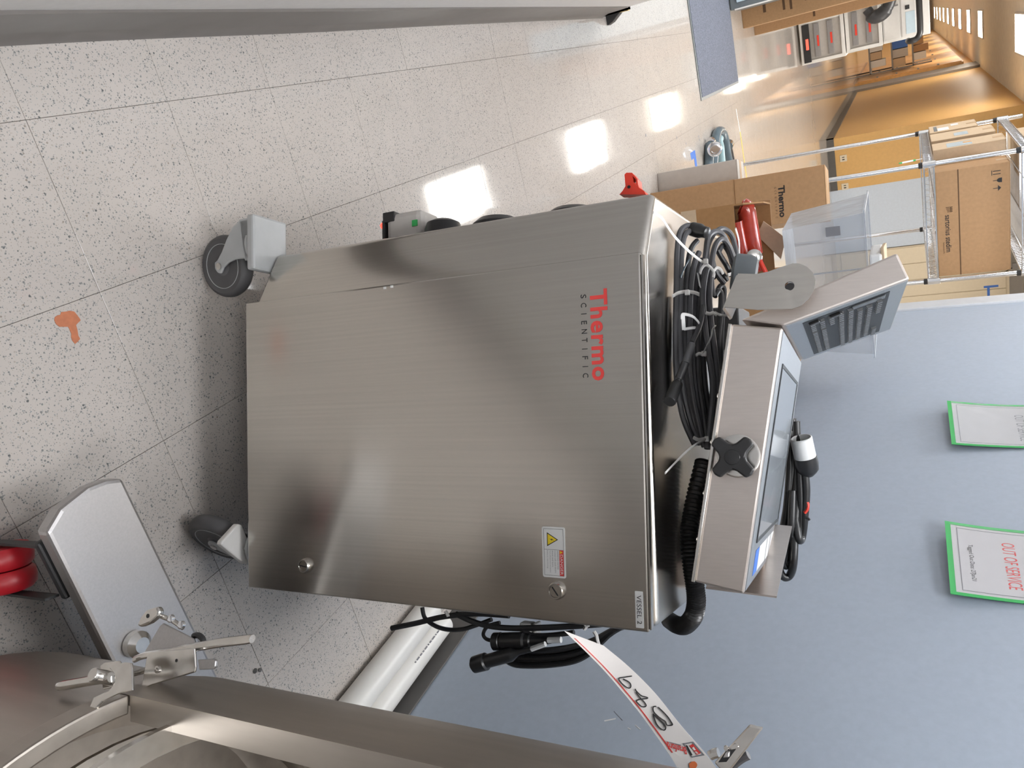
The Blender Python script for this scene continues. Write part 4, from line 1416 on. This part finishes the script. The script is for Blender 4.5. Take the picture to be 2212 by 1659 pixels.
def sleeve(y0, y1, z0, lab, txt):
    h = .300
    root = thing('sign_sleeve', lab, 'sign', (WR, (y0 + y1) / 2, z0))

    def s(u, v, lift=0.0):     # u from left (far) to right (near), v up
        y = y0 + (y1 - y0) * u
        b = .028 * (1 - v) ** 2 * (1 - .4 * u)
        return V((WR - .003 - b - lift, y, z0 + h * v))

    def strip(u0, u1, v0, v1, lift, th=.0012, n=8):
        mb = MB()
        vs_ = []
        for i in range(n + 1):
            v = v0 + (v1 - v0) * i / n
            vs_ += [s(u0, v, lift), s(u1, v, lift), s(u1, v, lift + th), s(u0, v, lift + th)]
        f_ = [(0, 1, 2, 3), tuple(n * 4 + k for k in (3, 2, 1, 0))]
        for i in range(n):
            for k in range(4):
                f_.append((i * 4 + k, i * 4 + (k + 1) % 4, (i + 1) * 4 + (k + 1) % 4, (i + 1) * 4 + k))
        return mb.add(vs_, f_)
    build(strip(.02, .98, .02, .98, 0, .0006, 12), 'paper_sheet', M['sign_paper'], root, smooth=True)
    gb = strip(0, .035, 0, 1, .0007)
    for a in (strip(.965, 1, 0, 1, .0007), strip(.035, .965, 0, .045, .0007, n=2), strip(.035, .965, .955, 1, .0007, n=2)):
        gb.add(a.v, a.f)
    build(gb, 'green_border', M['green'], root, smooth=True)
    ln_ = MB()
    for a in (strip(.07, .076, .09, .92, .0008, .0002), strip(.924, .93, .09, .92, .0008, .0002), strip(.07, .93, .09, .096, .0008, .0002, 1), strip(.07, .93, .914, .92, .0008, .0002, 1)):
        ln_.add(a.v, a.f)
    build(ln_, 'printed_border', M['ink_grey'], root)
    if txt:
        def warp(body, u0, v0, w, hh, mat, nm):
            m = text_mb(body, (0, 0, 0), (1, 0, 0), (0, 1, 0), width=1, height=1, lift=0)
            m.v = [s(u0 + p.x * w, v0 + p.y * hh, .0010) for p in m.v]
            build(m, nm, mat, root, recalc=False)
        warp('OUT OF SERVICE', .21, .43, .63, .10, M['red_print'], 'headline_lettering')
        warp('Tagged Out Date: 27Jan21', .30, .16, .49, .045, M['ink'], 'date_lettering')
    else:
        def warp2(u0, v0, w, hh, nm):
            m = text_mb('OUT OF SERVICE', (0, 0, 0), (1, 0, 0), (0, 1, 0), width=1, height=1, lift=0)
            m.v = [s(u0 + p.x * w, v0 + p.y * hh, .0010) for p in m.v]
            build(m, nm, M['ink_grey'], root, recalc=False)
        warp2(.25, .66, .6, .09, 'faint_lettering')
    fm_ = MB()
    nn_ = 14
    vv = [s(.03 + .94 * j / 6, .04 + .92 * i / nn_, .005 + (.0012 if txt else .0028) * math.sin(i * 1.7 + j * 2.3)) for i in range(nn_ + 1) for j in range(7)]
    fm_.add(vv, [(i * 7 + j, i * 7 + j + 1, i * 7 + j + 8, i * 7 + j + 7) for i in range(nn_) for j in range(6)])
    build(fm_, 'clear_film', M['film'] if txt else M['film_glare'], root, smooth=True)
    return root


sleeve(2.925, 2.605, 1.391, 'clear document sleeve with green border on blue wall, the farther one full of glare', False)
sleeve(2.120, 1.805, 1.352, 'clear document sleeve with green border on blue wall reading OUT OF SERVICE', True)

# ------------------------------------------------------------------ cartons on the floor beyond the cabinet


def carton(name, lab, cat, c, dirx, w, dpt, z0, z1, mat, group=None, tape=True, crease=True, flapmat=None):
    """box whose front left bottom corner is c and whose front runs along dirx"""
    dx = V((dirx[0], dirx[1], 0)).normalized()
    dy = V((-dx.y, dx.x, 0))
    c = V((c[0], c[1], z0))
    root = thing(name, lab, cat, c + dx * w / 2 + dy * dpt / 2, math.atan2(dx.y, dx.x), group)
    build(MB().pbox(c, dx * w, dy * dpt, EZ * (z1 - z0)), 'carton_body', mat, root, bevel=.003)
    fl1 = MB()
    fl1.pbox(c + EZ * (z1 - z0), dx * w, dy * (dpt * .495), EZ * .003)
    build(fl1, 'top_flap', mat, root)
    build(MB().pbox(c + EZ * (z1 - z0) + dy * (dpt * .505), dx * w, dy * (dpt * .495), EZ * .003), 'top_flap', mat, root)
    if tape:
        build(MB().pbox(c + EZ * (z1 - z0 + .003) + dy * (dpt * .5 - .025) - dx * .0006, dx * (w + .0012), dy * .05, EZ * .0008).pbox(c + EZ * (z1 - z0 - .05) + dy * (dpt * .5 - .025) - dx * .0008, dx * .0008, dy * .05, EZ * .053).pbox(c + EZ * (z1 - z0 - .05) + dy * (dpt * .5 - .025) + dx * w, dx * .0008, dy * .05, EZ * .053), 'packing_tape', M['paper_tape'], root)
    return root, c, dx, dy


DX = (.94, -.34)
carton('carton', 'plain brown carton on the floor under the lettered carton beside the wire shelf', 'box', (.655, 4.30), DX, .40, .19, 0.0, .462, M['card'])
r_, c_, dx_, dy_ = carton('carton', 'brown carton with bold dark lettering stacked on another carton by the wire shelf', 'box', (.657, 4.303), DX, .270, .18, .466, .921, M['card'])
build(text_mb('Thermo', c_ + dx_ * .072 + EZ * .225 - dy_ * .0002, dx_, EZ, width=.165, height=.034, bold=.03, lift=.0006), 'carton_lettering', M['ink'], r_, recalc=False)
s2 = MB()
for k, chh in enumerate('SCIENTIFIC'):
    text_mb(chh, c_ + dx_ * (.075 + k * .0172) + EZ * .206 - dy_ * .0002, dx_, EZ, height=.010, width=.0085 if chh != 'I' else .002, lift=.0006, mb=s2)
build(s2, 'carton_small_lettering', M['card_shade'], r_, recalc=False)
carton('carton', 'pale carton standing half hidden behind the lower brown carton', 'box', (.578, 4.50), (.97, -.25), .115, .18, 0, .455, M['card_pale'])

# open carton with flaps and red hose
OB = V((.553, 3.02, 0))
ODX, ODY = V((.97, -.243, 0)), V((.243, .97, 0))
ob = thing('open_carton', 'open brown carton with raised flaps holding a red hose behind the cabinet', 'box', OB + ODX * .15 + ODY * .17, math.atan2(ODX.y, ODX.x))
w_, d_, h_ = .30, .26, .80


def oc(a, b, z):
    return OB + ODX * a + ODY * b + EZ * z


wl = MB()
wl.pbox(oc(0, 0, 0), ODX * w_, ODY * .006, EZ * .705)
wl.pbox(oc(0, d_ - .006, 0), ODX * w_, ODY * .006, EZ * h_)
wl.prism([oc(0, .006, 0), oc(0, d_ - .006, 0), oc(0, d_ - .006, h_), oc(0, .10, h_), oc(0, .006, .74)], ODX * .006)
wl.pbox(oc(w_ - .006, .006, 0), ODX * .006, ODY * (d_ - .012), EZ * .715)
wl.pbox(oc(.006, .006, 0), ODX * (w_ - .012), ODY * (d_ - .012), EZ * .02)
build(wl, 'carton_wall', M['card_dark'], ob)
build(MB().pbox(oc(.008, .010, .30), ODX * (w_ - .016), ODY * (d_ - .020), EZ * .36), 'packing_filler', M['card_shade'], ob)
yf = OB.y + .19
build(MB().prism([on_y(x, y, yf) for x, y in ((1635, 508), (1649, 478), (1667, 491), (1697, 515), (1687, 560))], (0, .004, 0)), 'flap', M['card_light'], ob)
yf = OB.y + .26
build(MB().prism([on_y(x, y, yf) for x, y in ((1640, 434), (1664, 431), (1668, 492), (1640, 486))], (0, .004, 0)), 'flap', M['card'], ob)
build(MB().pbox(oc(-.0008, -.0012, .50), ODX * .10, ODY * .001, EZ * .06), 'packing_tape', M['card_light'], ob)

rhs = thing('red_hose', 'shiny red hose with a metal flange end rising out of the open carton', 'hose', (OB.x + .12, OB.y + .1, .1))
yh = OB.y + .10


def oy(px, py, y=None):
    return on_y(px, py, y or yh)


build(MB().tube(spline([oy(1600, 446), oy(1611, 452), oy(1617, 480), oy(1622, 510), oy(1628, 545), oy(1633, 570), oy(1636, 585)], 8), [.028] * 4 + [.036] * 30 + [.030] * 11 + [.024] * 4, 16), 'hose_wall', M['red_hose'], rhs, smooth=True)
build(MB().tube(spline([oy(1590, 478, OB.y + .06), oy(1594, 500, OB.y + .06), oy(1600, 530, OB.y + .06), oy(1606, 560, OB.y + .06)], 8), .026, 16), 'hose_wall', M['red_hose'], rhs, smooth=True)
build(MB().tube(spline([oy(1640, 560, OB.y + .03), oy(1650, 580, OB.y + .02), oy(1660, 600, OB.y + .02)], 6), .009, 10), 'hose_strap', M['red'], rhs, smooth=True)
fc = oy(1628, 556, OB.y + .03)
build(MB().lathe(fc, (-.2, -.8, .3), [(.013, 0), (.032, .002), (.032, .010), (.022, .016), (.010, .016), (.010, .012)], 28), 'flange', M['steel_polish'], rhs, smooth=True)

# tall plain carton carrying the clear bin
carton('carton', 'tall brown carton behind the console carrying the clear plastic bin', 'box', (.918, 3.02), (1, 0), .36, .36, 0, .862, M['card_dark'])
cb0 = V((.655, 3.02, .868))
bx, by, bz = .55, .34, .285
bin_ = thing('clear_bin', 'frosted clear plastic bin standing behind the raised keyboard', 'bin', (cb0.x + bx / 2, cb0.y + by / 2, cb0.z))
th = .004
bb = MB()
b4 = [(.03, .02), (bx - .03, .02), (bx - .03, by - .02), (.03, by - .02)]
t4 = [(0, 0), (bx, 0), (bx, by), (0, by)]
P_ = lambda p, z: V((cb0.x + p[0], cb0.y + p[1], cb0.z + z))
for k in range(4):
    a, b = k, (k + 1) % 4
    bb.add([P_(b4[a], 0), P_(b4[b], 0), P_(t4[b], bz), P_(t4[a], bz)], [(0, 1, 2, 3)])
bb.add([P_(b4[k], 0) for k in range(4)], [(3, 2, 1, 0)])
build(bb, 'bin_wall', M['clear'], bin_, recalc=False)
ro = [P_((p[0] + (-.012 if p[0] == 0 else .012), p[1] + (-.012 if p[1] == 0 else .012)), bz) for p in t4]
build(MB().ring_prism(ro, [P_(p, bz) for p in t4], (0, 0, .006)), 'bin_rim', M['clear'], bin_)
build(MB().tube([P_((.21, -.001), .02), P_((.205, -.004), bz - .01)], .003, 6), 'bin_rib', M['clear'], bin_)
build(MB().box(cb0.x + .035, cb0.x + .07, cb0.y - .003, cb0.y - .001, cb0.z + .155, cb0.z + .205), 'bin_label', M['ink_grey'], bin_)
pk = thing('padded_envelope', 'white folded packet with a torn brown end lying on the clear bin', 'packet', (.86, 3.1, 1.160))
build(MB().prism([V((.82, 3.05, 1.160)), V((1.00, 3.04, 1.160)), V((1.02, 3.26, 1.160)), V((.84, 3.27, 1.160))], (0, 0, .045)), 'packet_body', M['white'], pk, bevel=.01)
build(MB().prism([V((.80, 3.06, 1.20)), V((.88, 3.05, 1.20)), V((.89, 3.2, 1.205)), V((.82, 3.2, 1.205))], (0, 0, .012)), 'packet_flap', M['card_light'], pk, bevel=.003)

# ------------------------------------------------------------------ chrome wire shelf unit
SX0, SX1, SY0, SY1 = .795, 1.430, 4.62, 5.82
shelf = thing('wire_shelf', 'chrome wire shelving unit holding cartons beyond the corridor mouth', 'shelf', ((SX0 + SX1) / 2, (SY0 + SY1) / 2, 0))
ZH = 1.93
for (x, y) in ((SX0, SY0), (SX1, SY0), (SX0, SY1), (SX1, SY1)):
    zt = ZH
    pst = MB().lathe((x, y, .0), (0, 0, 1), [(.018, 0), (.018, .012), (.010, .02), (.0127, .022), (.0127, zt), (.009, zt + .006)], 14)
    for z in [.06 + .0254 * k for k in range(int((zt - .1) / .0254))]:
        pst.lathe((x, y, z), (0, 0, 1), [(.0128, 0), (.0133, .0015), (.0128, .003)], 10, caps=False)
    po = build(pst, 'post', M['chrome'], shelf, smooth=True)
    for z in (.13, 1.388, 1.82):
        build(MB().lathe((x, y, z - .022), (0, 0, 1), [(.0165, 0), (.019, .003), (.0175, .06), (.015, .062)], 16), 'collar', M['chrome'], po, smooth=True)
        build(MB().lathe((x, y, z - .040), (0, 0, 1), [(.0160, 0), (.0160, .018)], 16), 'sleeve_clip', M['black'], po, smooth=True)
for z in (.13, 1.388, 1.82):
    for (xa, ya, xb, yb) in ((SX0, SY0, SX1, SY0), (SX0, SY1, SX1, SY1), (SX0, SY0, SX0, SY1), (SX1, SY0, SX1, SY1)):
        a, b = V((xa, ya, z)), V((xb, yb, z))
        d = (b - a).normalized()
        ln_ = (b - a).length
        tr = MB()
        tr.tube([a + EZ * .030, b + EZ * .030], .0042, 8).tube([a - EZ * .016, b - EZ * .016], .0042, 8)
        nz_ = int(ln_ / .016)
        zz = [a + d * (ln_ * k / nz_) + EZ * (.030 if k % 2 else -.016) for k in range(nz_ + 1)]
        tr.tube(zz, .0022, 5)
        build(tr, 'truss', M['chrome'], shelf, smooth=True)
    wr = MB()
    nw = 46
    for k in range(1, nw):
        y = SY0 + (SY1 - SY0) * k / nw
        wr.tube([(SX0, y, z + .033), (SX1, y, z + .033)], .0016, 5)
    for k in (1, 2):
        x = SX0 + (SX1 - SX0) * k / 3
        wr.tube([(x, SY0, z + .029), (x, SY1, z + .029)], .003, 6)
    build(wr, 'deck_wire', M['chrome'], shelf, kind='stuff', smooth=True)

ZS = 1.388 + .0352
r_, c_, dx_, dy_ = carton('carton', 'large brown carton with a dark stripe and handling symbols on the wire shelf', 'box', (.858, 4.70), (1, 0), .575, .20, ZS, ZS + .335, M['card'])
build(MB().pbox(c_ - dy_ * .0008 + EZ * .104, dx_ * .575, EZ * .005, dy_ * .0006), 'dark_stripe', M['card_shade'], r_)
build(text_mb('sartorius stedim', c_ + dx_ * .235 + EZ * .040 - dy_ * .0002, dx_, EZ, width=.205, height=.027, bold=.01, lift=.0006), 'carton_lettering', M['ink'], r_, recalc=False)
build(text_mb('biotech', c_ + dx_ * .385 + EZ * .026 - dy_ * .0002, dx_, EZ, width=.06, height=.009, lift=.0006), 'carton_small_lettering', M['card_shade'], r_, recalc=False)
lg = MB()
for k in range(4):
    lg.pbox(c_ + dx_ * (.192 + .008 * k) + EZ * (.045 + .002 * k) - dy_ * .0008, dx_ * .0035, EZ * (.032 - .002 * k), dy_ * .0006)
lg.pbox(c_ + dx_ * .192 + EZ * .067 - dy_ * .0008, dx_ * .030, EZ * .0035, dy_ * .0006)
build(lg, 'carton_emblem', M['card_shade'], r_)
sy = MB()
q_ = c_ - dy_ * .0008
sy.pbox(q_ + dx_ * .036 + EZ * .262, dx_ * .004, EZ * .034, dy_ * .0006).pbox(q_ + dx_ * .052 + EZ * .262, dx_ * .004, EZ * .034, dy_ * .0006).pbox(q_ + dx_ * .033 + EZ * .256, dx_ * .026, EZ * .003, dy_ * .0006)
sy.prism([q_ + dx_ * a + EZ * b for a, b in ((.075, .302), (.099, .302), (.098, .288), (.092, .280), (.0885, .280), (.0885, .262), (.0855, .262), (.0855, .280), (.082, .280), (.076, .288))], dy_ * .0006)
sy.prism([q_ + dx_ * a + EZ * b for a, b in ((.112, .284), (.127, .298), (.142, .284))], dy_ * .0006).pbox(q_ + dx_ * .1255 + EZ * .262, dx_ * .003, EZ * .022, dy_ * .0006)
build(sy, 'handling_symbols', M['ink'], r_)
# three small cartons further back on the shelf
SMALL = [
    ('small tan carton with white address labels at the far end of the wire shelf', (.758, 5.49), .30, .29, .250),
    ('small tan carton between the two labelled cartons on the wire shelf', (.766, 5.20), .30, .28, .315),
    ('small tan carton with a clear document pouch next to the big lettered carton', (.776, 4.925), .28, .235, .340),
]
for k, (lab, cpt, w, dpt, hgt) in enumerate(SMALL):
    r_, c_, dx_, dy_ = carton('small_carton', lab, 'box', cpt, (1, 0), w, dpt, ZS, ZS + hgt, M['card_light'], 'small cartons on the wire shelf')
    lx = c_ - dx_ * .0008
    if k == 0:
        build(MB().pbox(lx + dy_ * .03 + EZ * .045, dy_ * .12, EZ * .06, dx_ * .0006).pbox(lx + dy_ * .16 + EZ * .12, dy_ * .07, EZ * .04, dx_ * .0006), 'address_label', M['white'], r_)
        build(MB().pbox(lx - dx_ * .0002 + dy_ * .03 + EZ * .025, dy_ * .20, EZ * .018, dx_ * .0006), 'dark_band', M['fridge_dark'], r_)
    elif k == 1:
        build(MB().pbox(lx + dy_ * .06 + EZ * .12, dy_ * .12, EZ * .07, dx_ * .0006), 'address_label', M['lab_glass'], r_)
    else:
        build(MB().pbox(lx + dy_ * .02 + EZ * .07, dy_ * .14, EZ * .12, dx_ * .0006), 'document_pouch', M['lab_glass'], r_)
        build(MB().pbox(lx - dx_ * .0004 + dy_ * .09 + EZ * .15, dy_ * .04, EZ * .04, dx_ * .0006), 'pouch_stamp', M['wood'], r_)
carton('small_carton', 'tan carton on the upper deck of the wire shelf at the frame edge', 'box', (.84, 5.20), (1, 0), .4, .45, 1.82 + .0352, 1.82 + .25, M['card_light'])
# pen hooked through the shelf edge
pen = thing('marker_pen', 'white marker pen with green ends sticking out of the wire shelf front', 'pen', on_y(1975, 352, 4.60))
pa_, pb_ = on_y(1942, 353, 4.60), on_y(1992, 343, 4.66)
build(MB().tube([pa_.lerp(pb_, .12), pa_.lerp(pb_, .60)], .0045, 10), 'pen_barrel', M['white'], pen, smooth=True)
build(MB().tube([pa_, pa_.lerp(pb_, .12)], [.003, .0046], 10).tube([pa_.lerp(pb_, .60), pa_.lerp(pb_, .70)], .005, 10), 'pen_ends', M['green'], pen, smooth=True)
build(MB().tube([pa_.lerp(pb_, .70), pb_], .002, 8), 'pen_wire', M['white'], pen, smooth=True)

# ------------------------------------------------------------------ the hall floor
mt = thing('floor_mat', 'blue grey carpet mat lying on the hall floor', 'mat', (-.15, 6.63, 0))
build(MB().box(-.60, .285, 5.90, 7.38, .001, .010), 'mat_pile', M['mat'], mt)
eb = MB()
for a in ((-.62, .305, 5.872, 5.90), (-.62, .305, 7.38, 7.41), (-.62, -.60, 5.90, 7.38), (.285, .305, 5.90, 7.38)):
    eb.box(a[0], a[1], a[2], a[3], .0005, .007)
build(eb, 'mat_edge', M['fridge_dark'], mt)
ht = MB().box(.52, .70, 7.16, 7.195, .0004, .0012)
build(MB().prism([V((.50, 7.155, .0006)), V((.70, 7.205, .0006)), V((.70, 7.225, .0006)), V((.50, 7.175, .0006))], (0, 0, .0006)), 'floor_tape', M['white'], label='thin white tape line on the hall floor beside the yellow line', cat='tape')
build(MB().prism([V((.70, 7.205, .0006)), V((1.6, 7.30, .0006)), V((1.6, 7.33, .0006)), V((.70, 7.235, .0006))], (0, 0, .0006)), 'floor_tape', M['tape_yellow'], label='yellow tape line across the hall floor', cat='tape')
build(MB().prism([on_z(x, y, .0006) for x, y in ((1491, 331), (1501, 324), (1507, 364), (1502, 362), (1499, 342), (1494, 346))], (0, 0, .0006)), 'floor_tape', M['tape_blue'], label='blue masking tape scrap on the hall floor beside the cartons', cat='tape')
for k in range(7):
    p = on_z(*[(1395, 292), (1440, 262), (1462, 297), (1509, 295), (1511, 302), (1482, 310), (1522, 315)][k], 0)
    build(MB().lathe(p, (0, 0, 1), [(.009, .0), (.008, .0012), (.003, .002)], 8), 'floor_speck', M['ink_grey'], label='dark scuff speck on the glossy hall floor left of the cartons', cat='speck', group='dark specks on the hall floor')
# hoses
hs = thing('hose_coil', 'coil of dark and pale blue hoses lying on the hall floor by the cartons', 'hose', (.75, 6.1, 0))
for pts, r, mt_ in (([(1540, 362), (1543, 330), (1546, 300), (1550, 286), (1556, 283), (1561, 288), (1566, 305), (1572, 340), (1576, 355)], .035, 'hose_blue'),
                    ([(1562, 372), (1558, 340), (1556, 318), (1552, 302), (1555, 300)], .030, 'hose_pale'),
                    ([(1531, 362), (1532, 335), (1533, 312)], .034, 'hose_blue'),
                    ([(1580, 352), (1576, 330), (1573, 318)], .030, 'black')):
    build(MB().tube(spline([on_z(x, y, r) for x, y in pts], 6), r, 14), 'hose_wall', M[mt_], hs, smooth=True)
fa = on_z(1544, 322, .09)
build(MB().lathe(fa, (.0, -1, .2), [(.052, 0), (.052, .015), (.040, .02), (.026, .02), (.024, -.03)], 24), 'hose_fitting', M['chrome'], hs, smooth=True)
build(MB().lathe(on_z(1573, 316, .035), (-.1, .4, 0), [(.036, 0), (.038, .05), (.030, .06)], 18).lathe(on_z(1533, 309, .035), (0, .4, 0), [(.036, 0), (.036, .05)], 18), 'hose_collar', M['chrome'], hs, smooth=True)

# ------------------------------------------------------------------ far left side of the hall
fg = thing('lab_refrigerator', 'slate grey appliance with pale glass front at the hall left edge', 'refrigerator', (-.60, 7.65, 0))
build(MB().box(-.92, -.285, 7.40, 7.95, .01, 1.9), 'cabinet_body', M['fridge_dark'], fg, bevel=.01)
build(MB().box(-.88, -.335, 7.385, 7.40, .07, 1.85), 'glass_door', M['lab_glass'], fg, bevel=.003)
build(MB().box(-.290, -.279, 7.38, 7.42, .05, 1.88), 'door_edge', M['lab_white'], fg)
for (lab, x0, x1, y0, nm) in (('tall brown carton standing in the hall, the one in front of its pair', -.75, -.131, 8.0, 1), ('tall brown carton standing in the hall, behind the other tall one', -.70, -.052, 8.62, 2)):
    r_, c_, dx_, dy_ = carton('tall_carton', lab, 'box', (x0, y0), (1, 0), x1 - x0, .36, .0, 1.85, M['card'], tape=False)
    if nm == 1:
        for k, (a, b, w, h) in enumerate(((.46, .19, .07, .025), (.44, .36, .11, .02), (.43, .42, .13, .02), (.40, .55, .12, .018))):
            build(MB().pbox(c_ + dx_ * a + EZ * b - dy_ * .001, dx_ * w, EZ * h, dy_ * .0008), 'printed_mark', M['card_shade'], r_)
    else:
        build(MB().pbox(c_ + dx_ * .53 + EZ * .55 - dy_ * .001, dx_ * .08, EZ * .02, dy_ * .0008), 'printed_mark', M['card_shade'], r_)
YI = 12.3
build(MB().box(-1.2, -.08, 9.6, 9.65, .02, 1.7), 'partition_panel', M['lab_white'], label='white partition panel behind the tall brown cartons', cat='panel')


def incubator(x0, x1, z0, z1, lab, red):
    root = thing('incubator', lab, 'incubator', ((x0 + x1) / 2, YI + .35, z0), 0, 'stacked white laboratory units')
    fz = .045
    fr_ = MB()
    fr_.box(x0, x1, YI + .02, YI + .7, z0, z1)
    build(fr_, 'unit_body', M['lab_white'], root, bevel=.01)
    fm = MB()
    for a in ((x0, x1, z0, z0 + fz), (x0, x1, z1 - fz, z1), (x0, x0 + fz, z0 + fz, z1 - fz), (x1 - fz, x1, z0 + fz, z1 - fz)):
        fm.box(a[0], a[1], YI - .03, YI + .02, a[2], a[3])
    build(fm, 'unit_frame', M['lab_white'], root, bevel=.006)
    build(MB().box(x0 + fz, x1 - fz, YI + .012, YI + .02, z0 + fz, z1 - fz), 'window_back', M['card_pale'], root)
    zs = z0 + fz + (.12 if red else .02)
    if red:
        pn = build(MB().box(x0 + .05, x1 - .02, YI - .045, YI - .028, z0 + .035, z0 + .13), 'control_panel', M['black'], root, bevel=.004)
        build(MB().box(x0 + .24, x0 + .38, YI - .047, YI - .0455, z0 + .075, z0 + .11), 'display', M['red_led'], pn)
    for k in range(2):
        zb = zs + .02 + k * .17
        rk = build(MB().box(x0 + fz + .02, x1 - fz - .03, YI - .02, YI + .008, zb, zb + .07), 'rack', M['lab_grey'], root, bevel=.004)
        build(MB().box(x0 + .22, x0 + .36, YI - .023, YI - .0205, zb + .035, zb + .06), 'rack_tag', M['red'], rk)
    return root


incubator(-.10, .468, .03, .60, 'white laboratory unit with red display, bottom of the stack in the hall', True)
incubator(-.12, .440, .61, 1.06, 'white laboratory unit with grey racks, upper one of the stack in the hall', False)
lc = thing('lab_cabinet', 'white cabinet with pale blue window above the stacked laboratory units', 'cabinet', (.1, YI + .3, 1.065))
build(MB().box(-.35, .43, YI, YI + .6, 1.065, 1.62), 'cabinet_body', M['lab_white'], lc, bevel=.008)
build(MB().box(-.33, .40, YI - .012, YI, 1.08, 1.27), 'cabinet_door', M['lab_white'], lc, bevel=.004)
build(MB().box(-.33, .40, YI - .012, YI, 1.29, 1.46), 'cabinet_door', M['lab_white'], lc, bevel=.004)
build(MB().box(.10, .37, YI - .016, YI - .012, 1.34, 1.45), 'cabinet_window', M['lab_glass'], lc, bevel=.004)
build(MB().box(.02, .07, YI - .02, YI - .012, 1.34, 1.39), 'cabinet_switch', M['black'], lc)
build(MB().box(-.02, .0, YI - .02, YI - .012, 1.09, 1.26), 'cabinet_pull', M['lab_grey'], lc)
dp = thing('drain_pipe', 'thick black pipe bending across the white cabinet in the hall', 'pipe', (.3, YI - .2, 1.4))
build(MB().tube(spline([(-.6, YI - .2, 1.50), (-.1, YI - .2, 1.50), (.30, YI - .2, 1.50), (.40, YI - .2, 1.49), (.45, YI - .2, 1.45), (.46, YI - .2, 1.38), (.455, YI - .1, 1.36)], 6), .038, 14), 'pipe_wall', M['black'], dp, smooth=True)
jk = MB()
jk.tube(spline([(-.35, YI - .3, 1.22), (-.10, YI - .3, 1.18), (.03, YI - .3, 1.10), (.06, YI - .3, .98), (-.05, YI - .3, .90)], 6), [.05] * 3 + [.075] * 8 + [.09] * 10 + [.06] * 4, 12)
build(jk, 'hanging_bag', M['cable_dark'], label='dark bag hanging in front of the white cabinet in the hall', cat='bag', smooth=True)
# distant storage racks and cartons along the hall's right half
YD = 27.0
sr = thing('storage_rack', 'distant grey storage rack stacked with cartons at the hall far end', 'rack', (1.1, YD + .5, 0))
rk_ = MB()
for x in (.62, 1.70):
    for y in (YD, YD + 1.0):
        rk_.box(x - .02, x + .02, y - .02, y + .02, 0, 2.0)
build(rk_, 'upright_post', M['lab_grey'], sr)
for z in (.35, .95, 1.5):
    build(MB().box(.60, 1.72, YD - .02, YD + 1.02, z, z + .04), 'rack_deck', M['lab_grey'], sr)
far_cols = ['card', 'lab_white', 'card_light', 'lab_white', 'card', 'tape_blue', 'card_pale', 'card_light', 'lab_white', 'card']
ci = 0
desc = ['brown', 'white', 'tan', 'white', 'brown', 'blue', 'grey', 'tan', 'white', 'brown']
for z, nm in ((.39, 'lowest deck'), (.99, 'middle deck'), (1.54, 'top deck')):
    x = .66
    k = 0
    while x < 1.55:
        w = random.uniform(.18, .3)
        h = random.uniform(.22, .42)
        carton('far_carton', '%s box on the %s of the distant storage rack, %s from its left end' % (desc[ci % 10], nm, ('first', 'second', 'third', 'fourth', 'fifth', 'sixth')[k]), 'box', (x, YD + .05), (1, 0), w, .6, z + .002, z + h, M[far_cols[ci % 10]], 'boxes on the distant storage rack', tape=False)
        x += w + .02
        ci += 1
        k += 1
# honey coloured cupboard doors on the far right wall
cp = thing('wall_cupboard', 'honey coloured tall cupboard doors along the far right hall wall', 'cupboard', (1.9, 30, 0))
build(MB().box(1.80, 1.93, 25.75, 36.2, .0, 2.72), 'cupboard_body', M['wood'], cp)
for k in range(4):
    y0 = 25.85 + k * 2.58
    d_ = build(MB().box(1.775, 1.80, y0, y0 + 2.5, .06, 2.68), 'cupboard_door', M['wood'], cp, bevel=.005)
    for z in (.55, 1.05, 1.6, 2.1):
        build(MB().box(1.755, 1.775, y0 + .15, y0 + .45, z, z + .05), 'door_handle', M['lab_grey'], d_)
# sockets on the orange wall
for (x, z, lab) in ((2.285, .255, 'pale wall socket low on the orange wall, left one'), (2.79, .245, 'pale wall socket low on the orange wall beside the pale blue wall')):
    w_ = thing('wall_socket', lab, 'socket', (x, YO, z - .04))
    build(MB().box(x - .058, x + .058, YO - .012, YO, z - .058, z + .058), 'face_plate', M['locker'], w_, bevel=.003)
    build(MB().box(x - .026, x - .012, YO - .0135, YO - .0121, z - .02, z + .02).box(x + .012, x + .03, YO - .0135, YO - .0121, z - .02, z + .02), 'socket_holes', M['ink'], w_)
# beige lockers
lk_ = thing('locker_row', 'row of beige enamel lockers at the hall far right', 'lockers', (5.3, YO, 0))
build(MB().box(4.03, 6.85, YO - .03, YO + .34, 0, 2.75), 'locker_body', M['locker'], lk_)
for k in range(9):
    x0 = 4.04 + k * .312 + (0 if k == 0 else 0)
    build(MB().box(x0 + .006, x0 + .306, YO - .052, YO - .03, .08, 2.70), 'locker_door', M['locker'], lk_, bevel=.006)
bxg = on_y(2196, 574, YO - .10)
gb_ = thing('thermostat', 'small grey control box with a wire on the beige lockers', 'control box', bxg)
build(MB().box(bxg.x - .05, bxg.x + .05, YO - .11, YO - .054, bxg.z - .06, bxg.z + .06), 'box_shell', M['lab_grey'], gb_, bevel=.008)
build(MB().tube(spline([(bxg.x + .04, YO - .07, bxg.z - .06), (bxg.x + .10, YO - .07, bxg.z - .16), (bxg.x + .18, YO - .07, bxg.z - .22)], 5), .008, 6), 'box_wire', M['black'], gb_, smooth=True)
t0 = on_y(2128, 620, YO - .055)
build(MB().box(t0.x - .02, t0.x + .02, YO - .0535, YO - .0522, t0.z - .02, t0.z + .20).box(t0.x + .02, t0.x + .18, YO - .0535, YO - .0522, t0.z + .03, t0.z + .07), 'wall_tape', M['tape_blue'], label='blue tape strips stuck on the beige lockers', cat='tape')
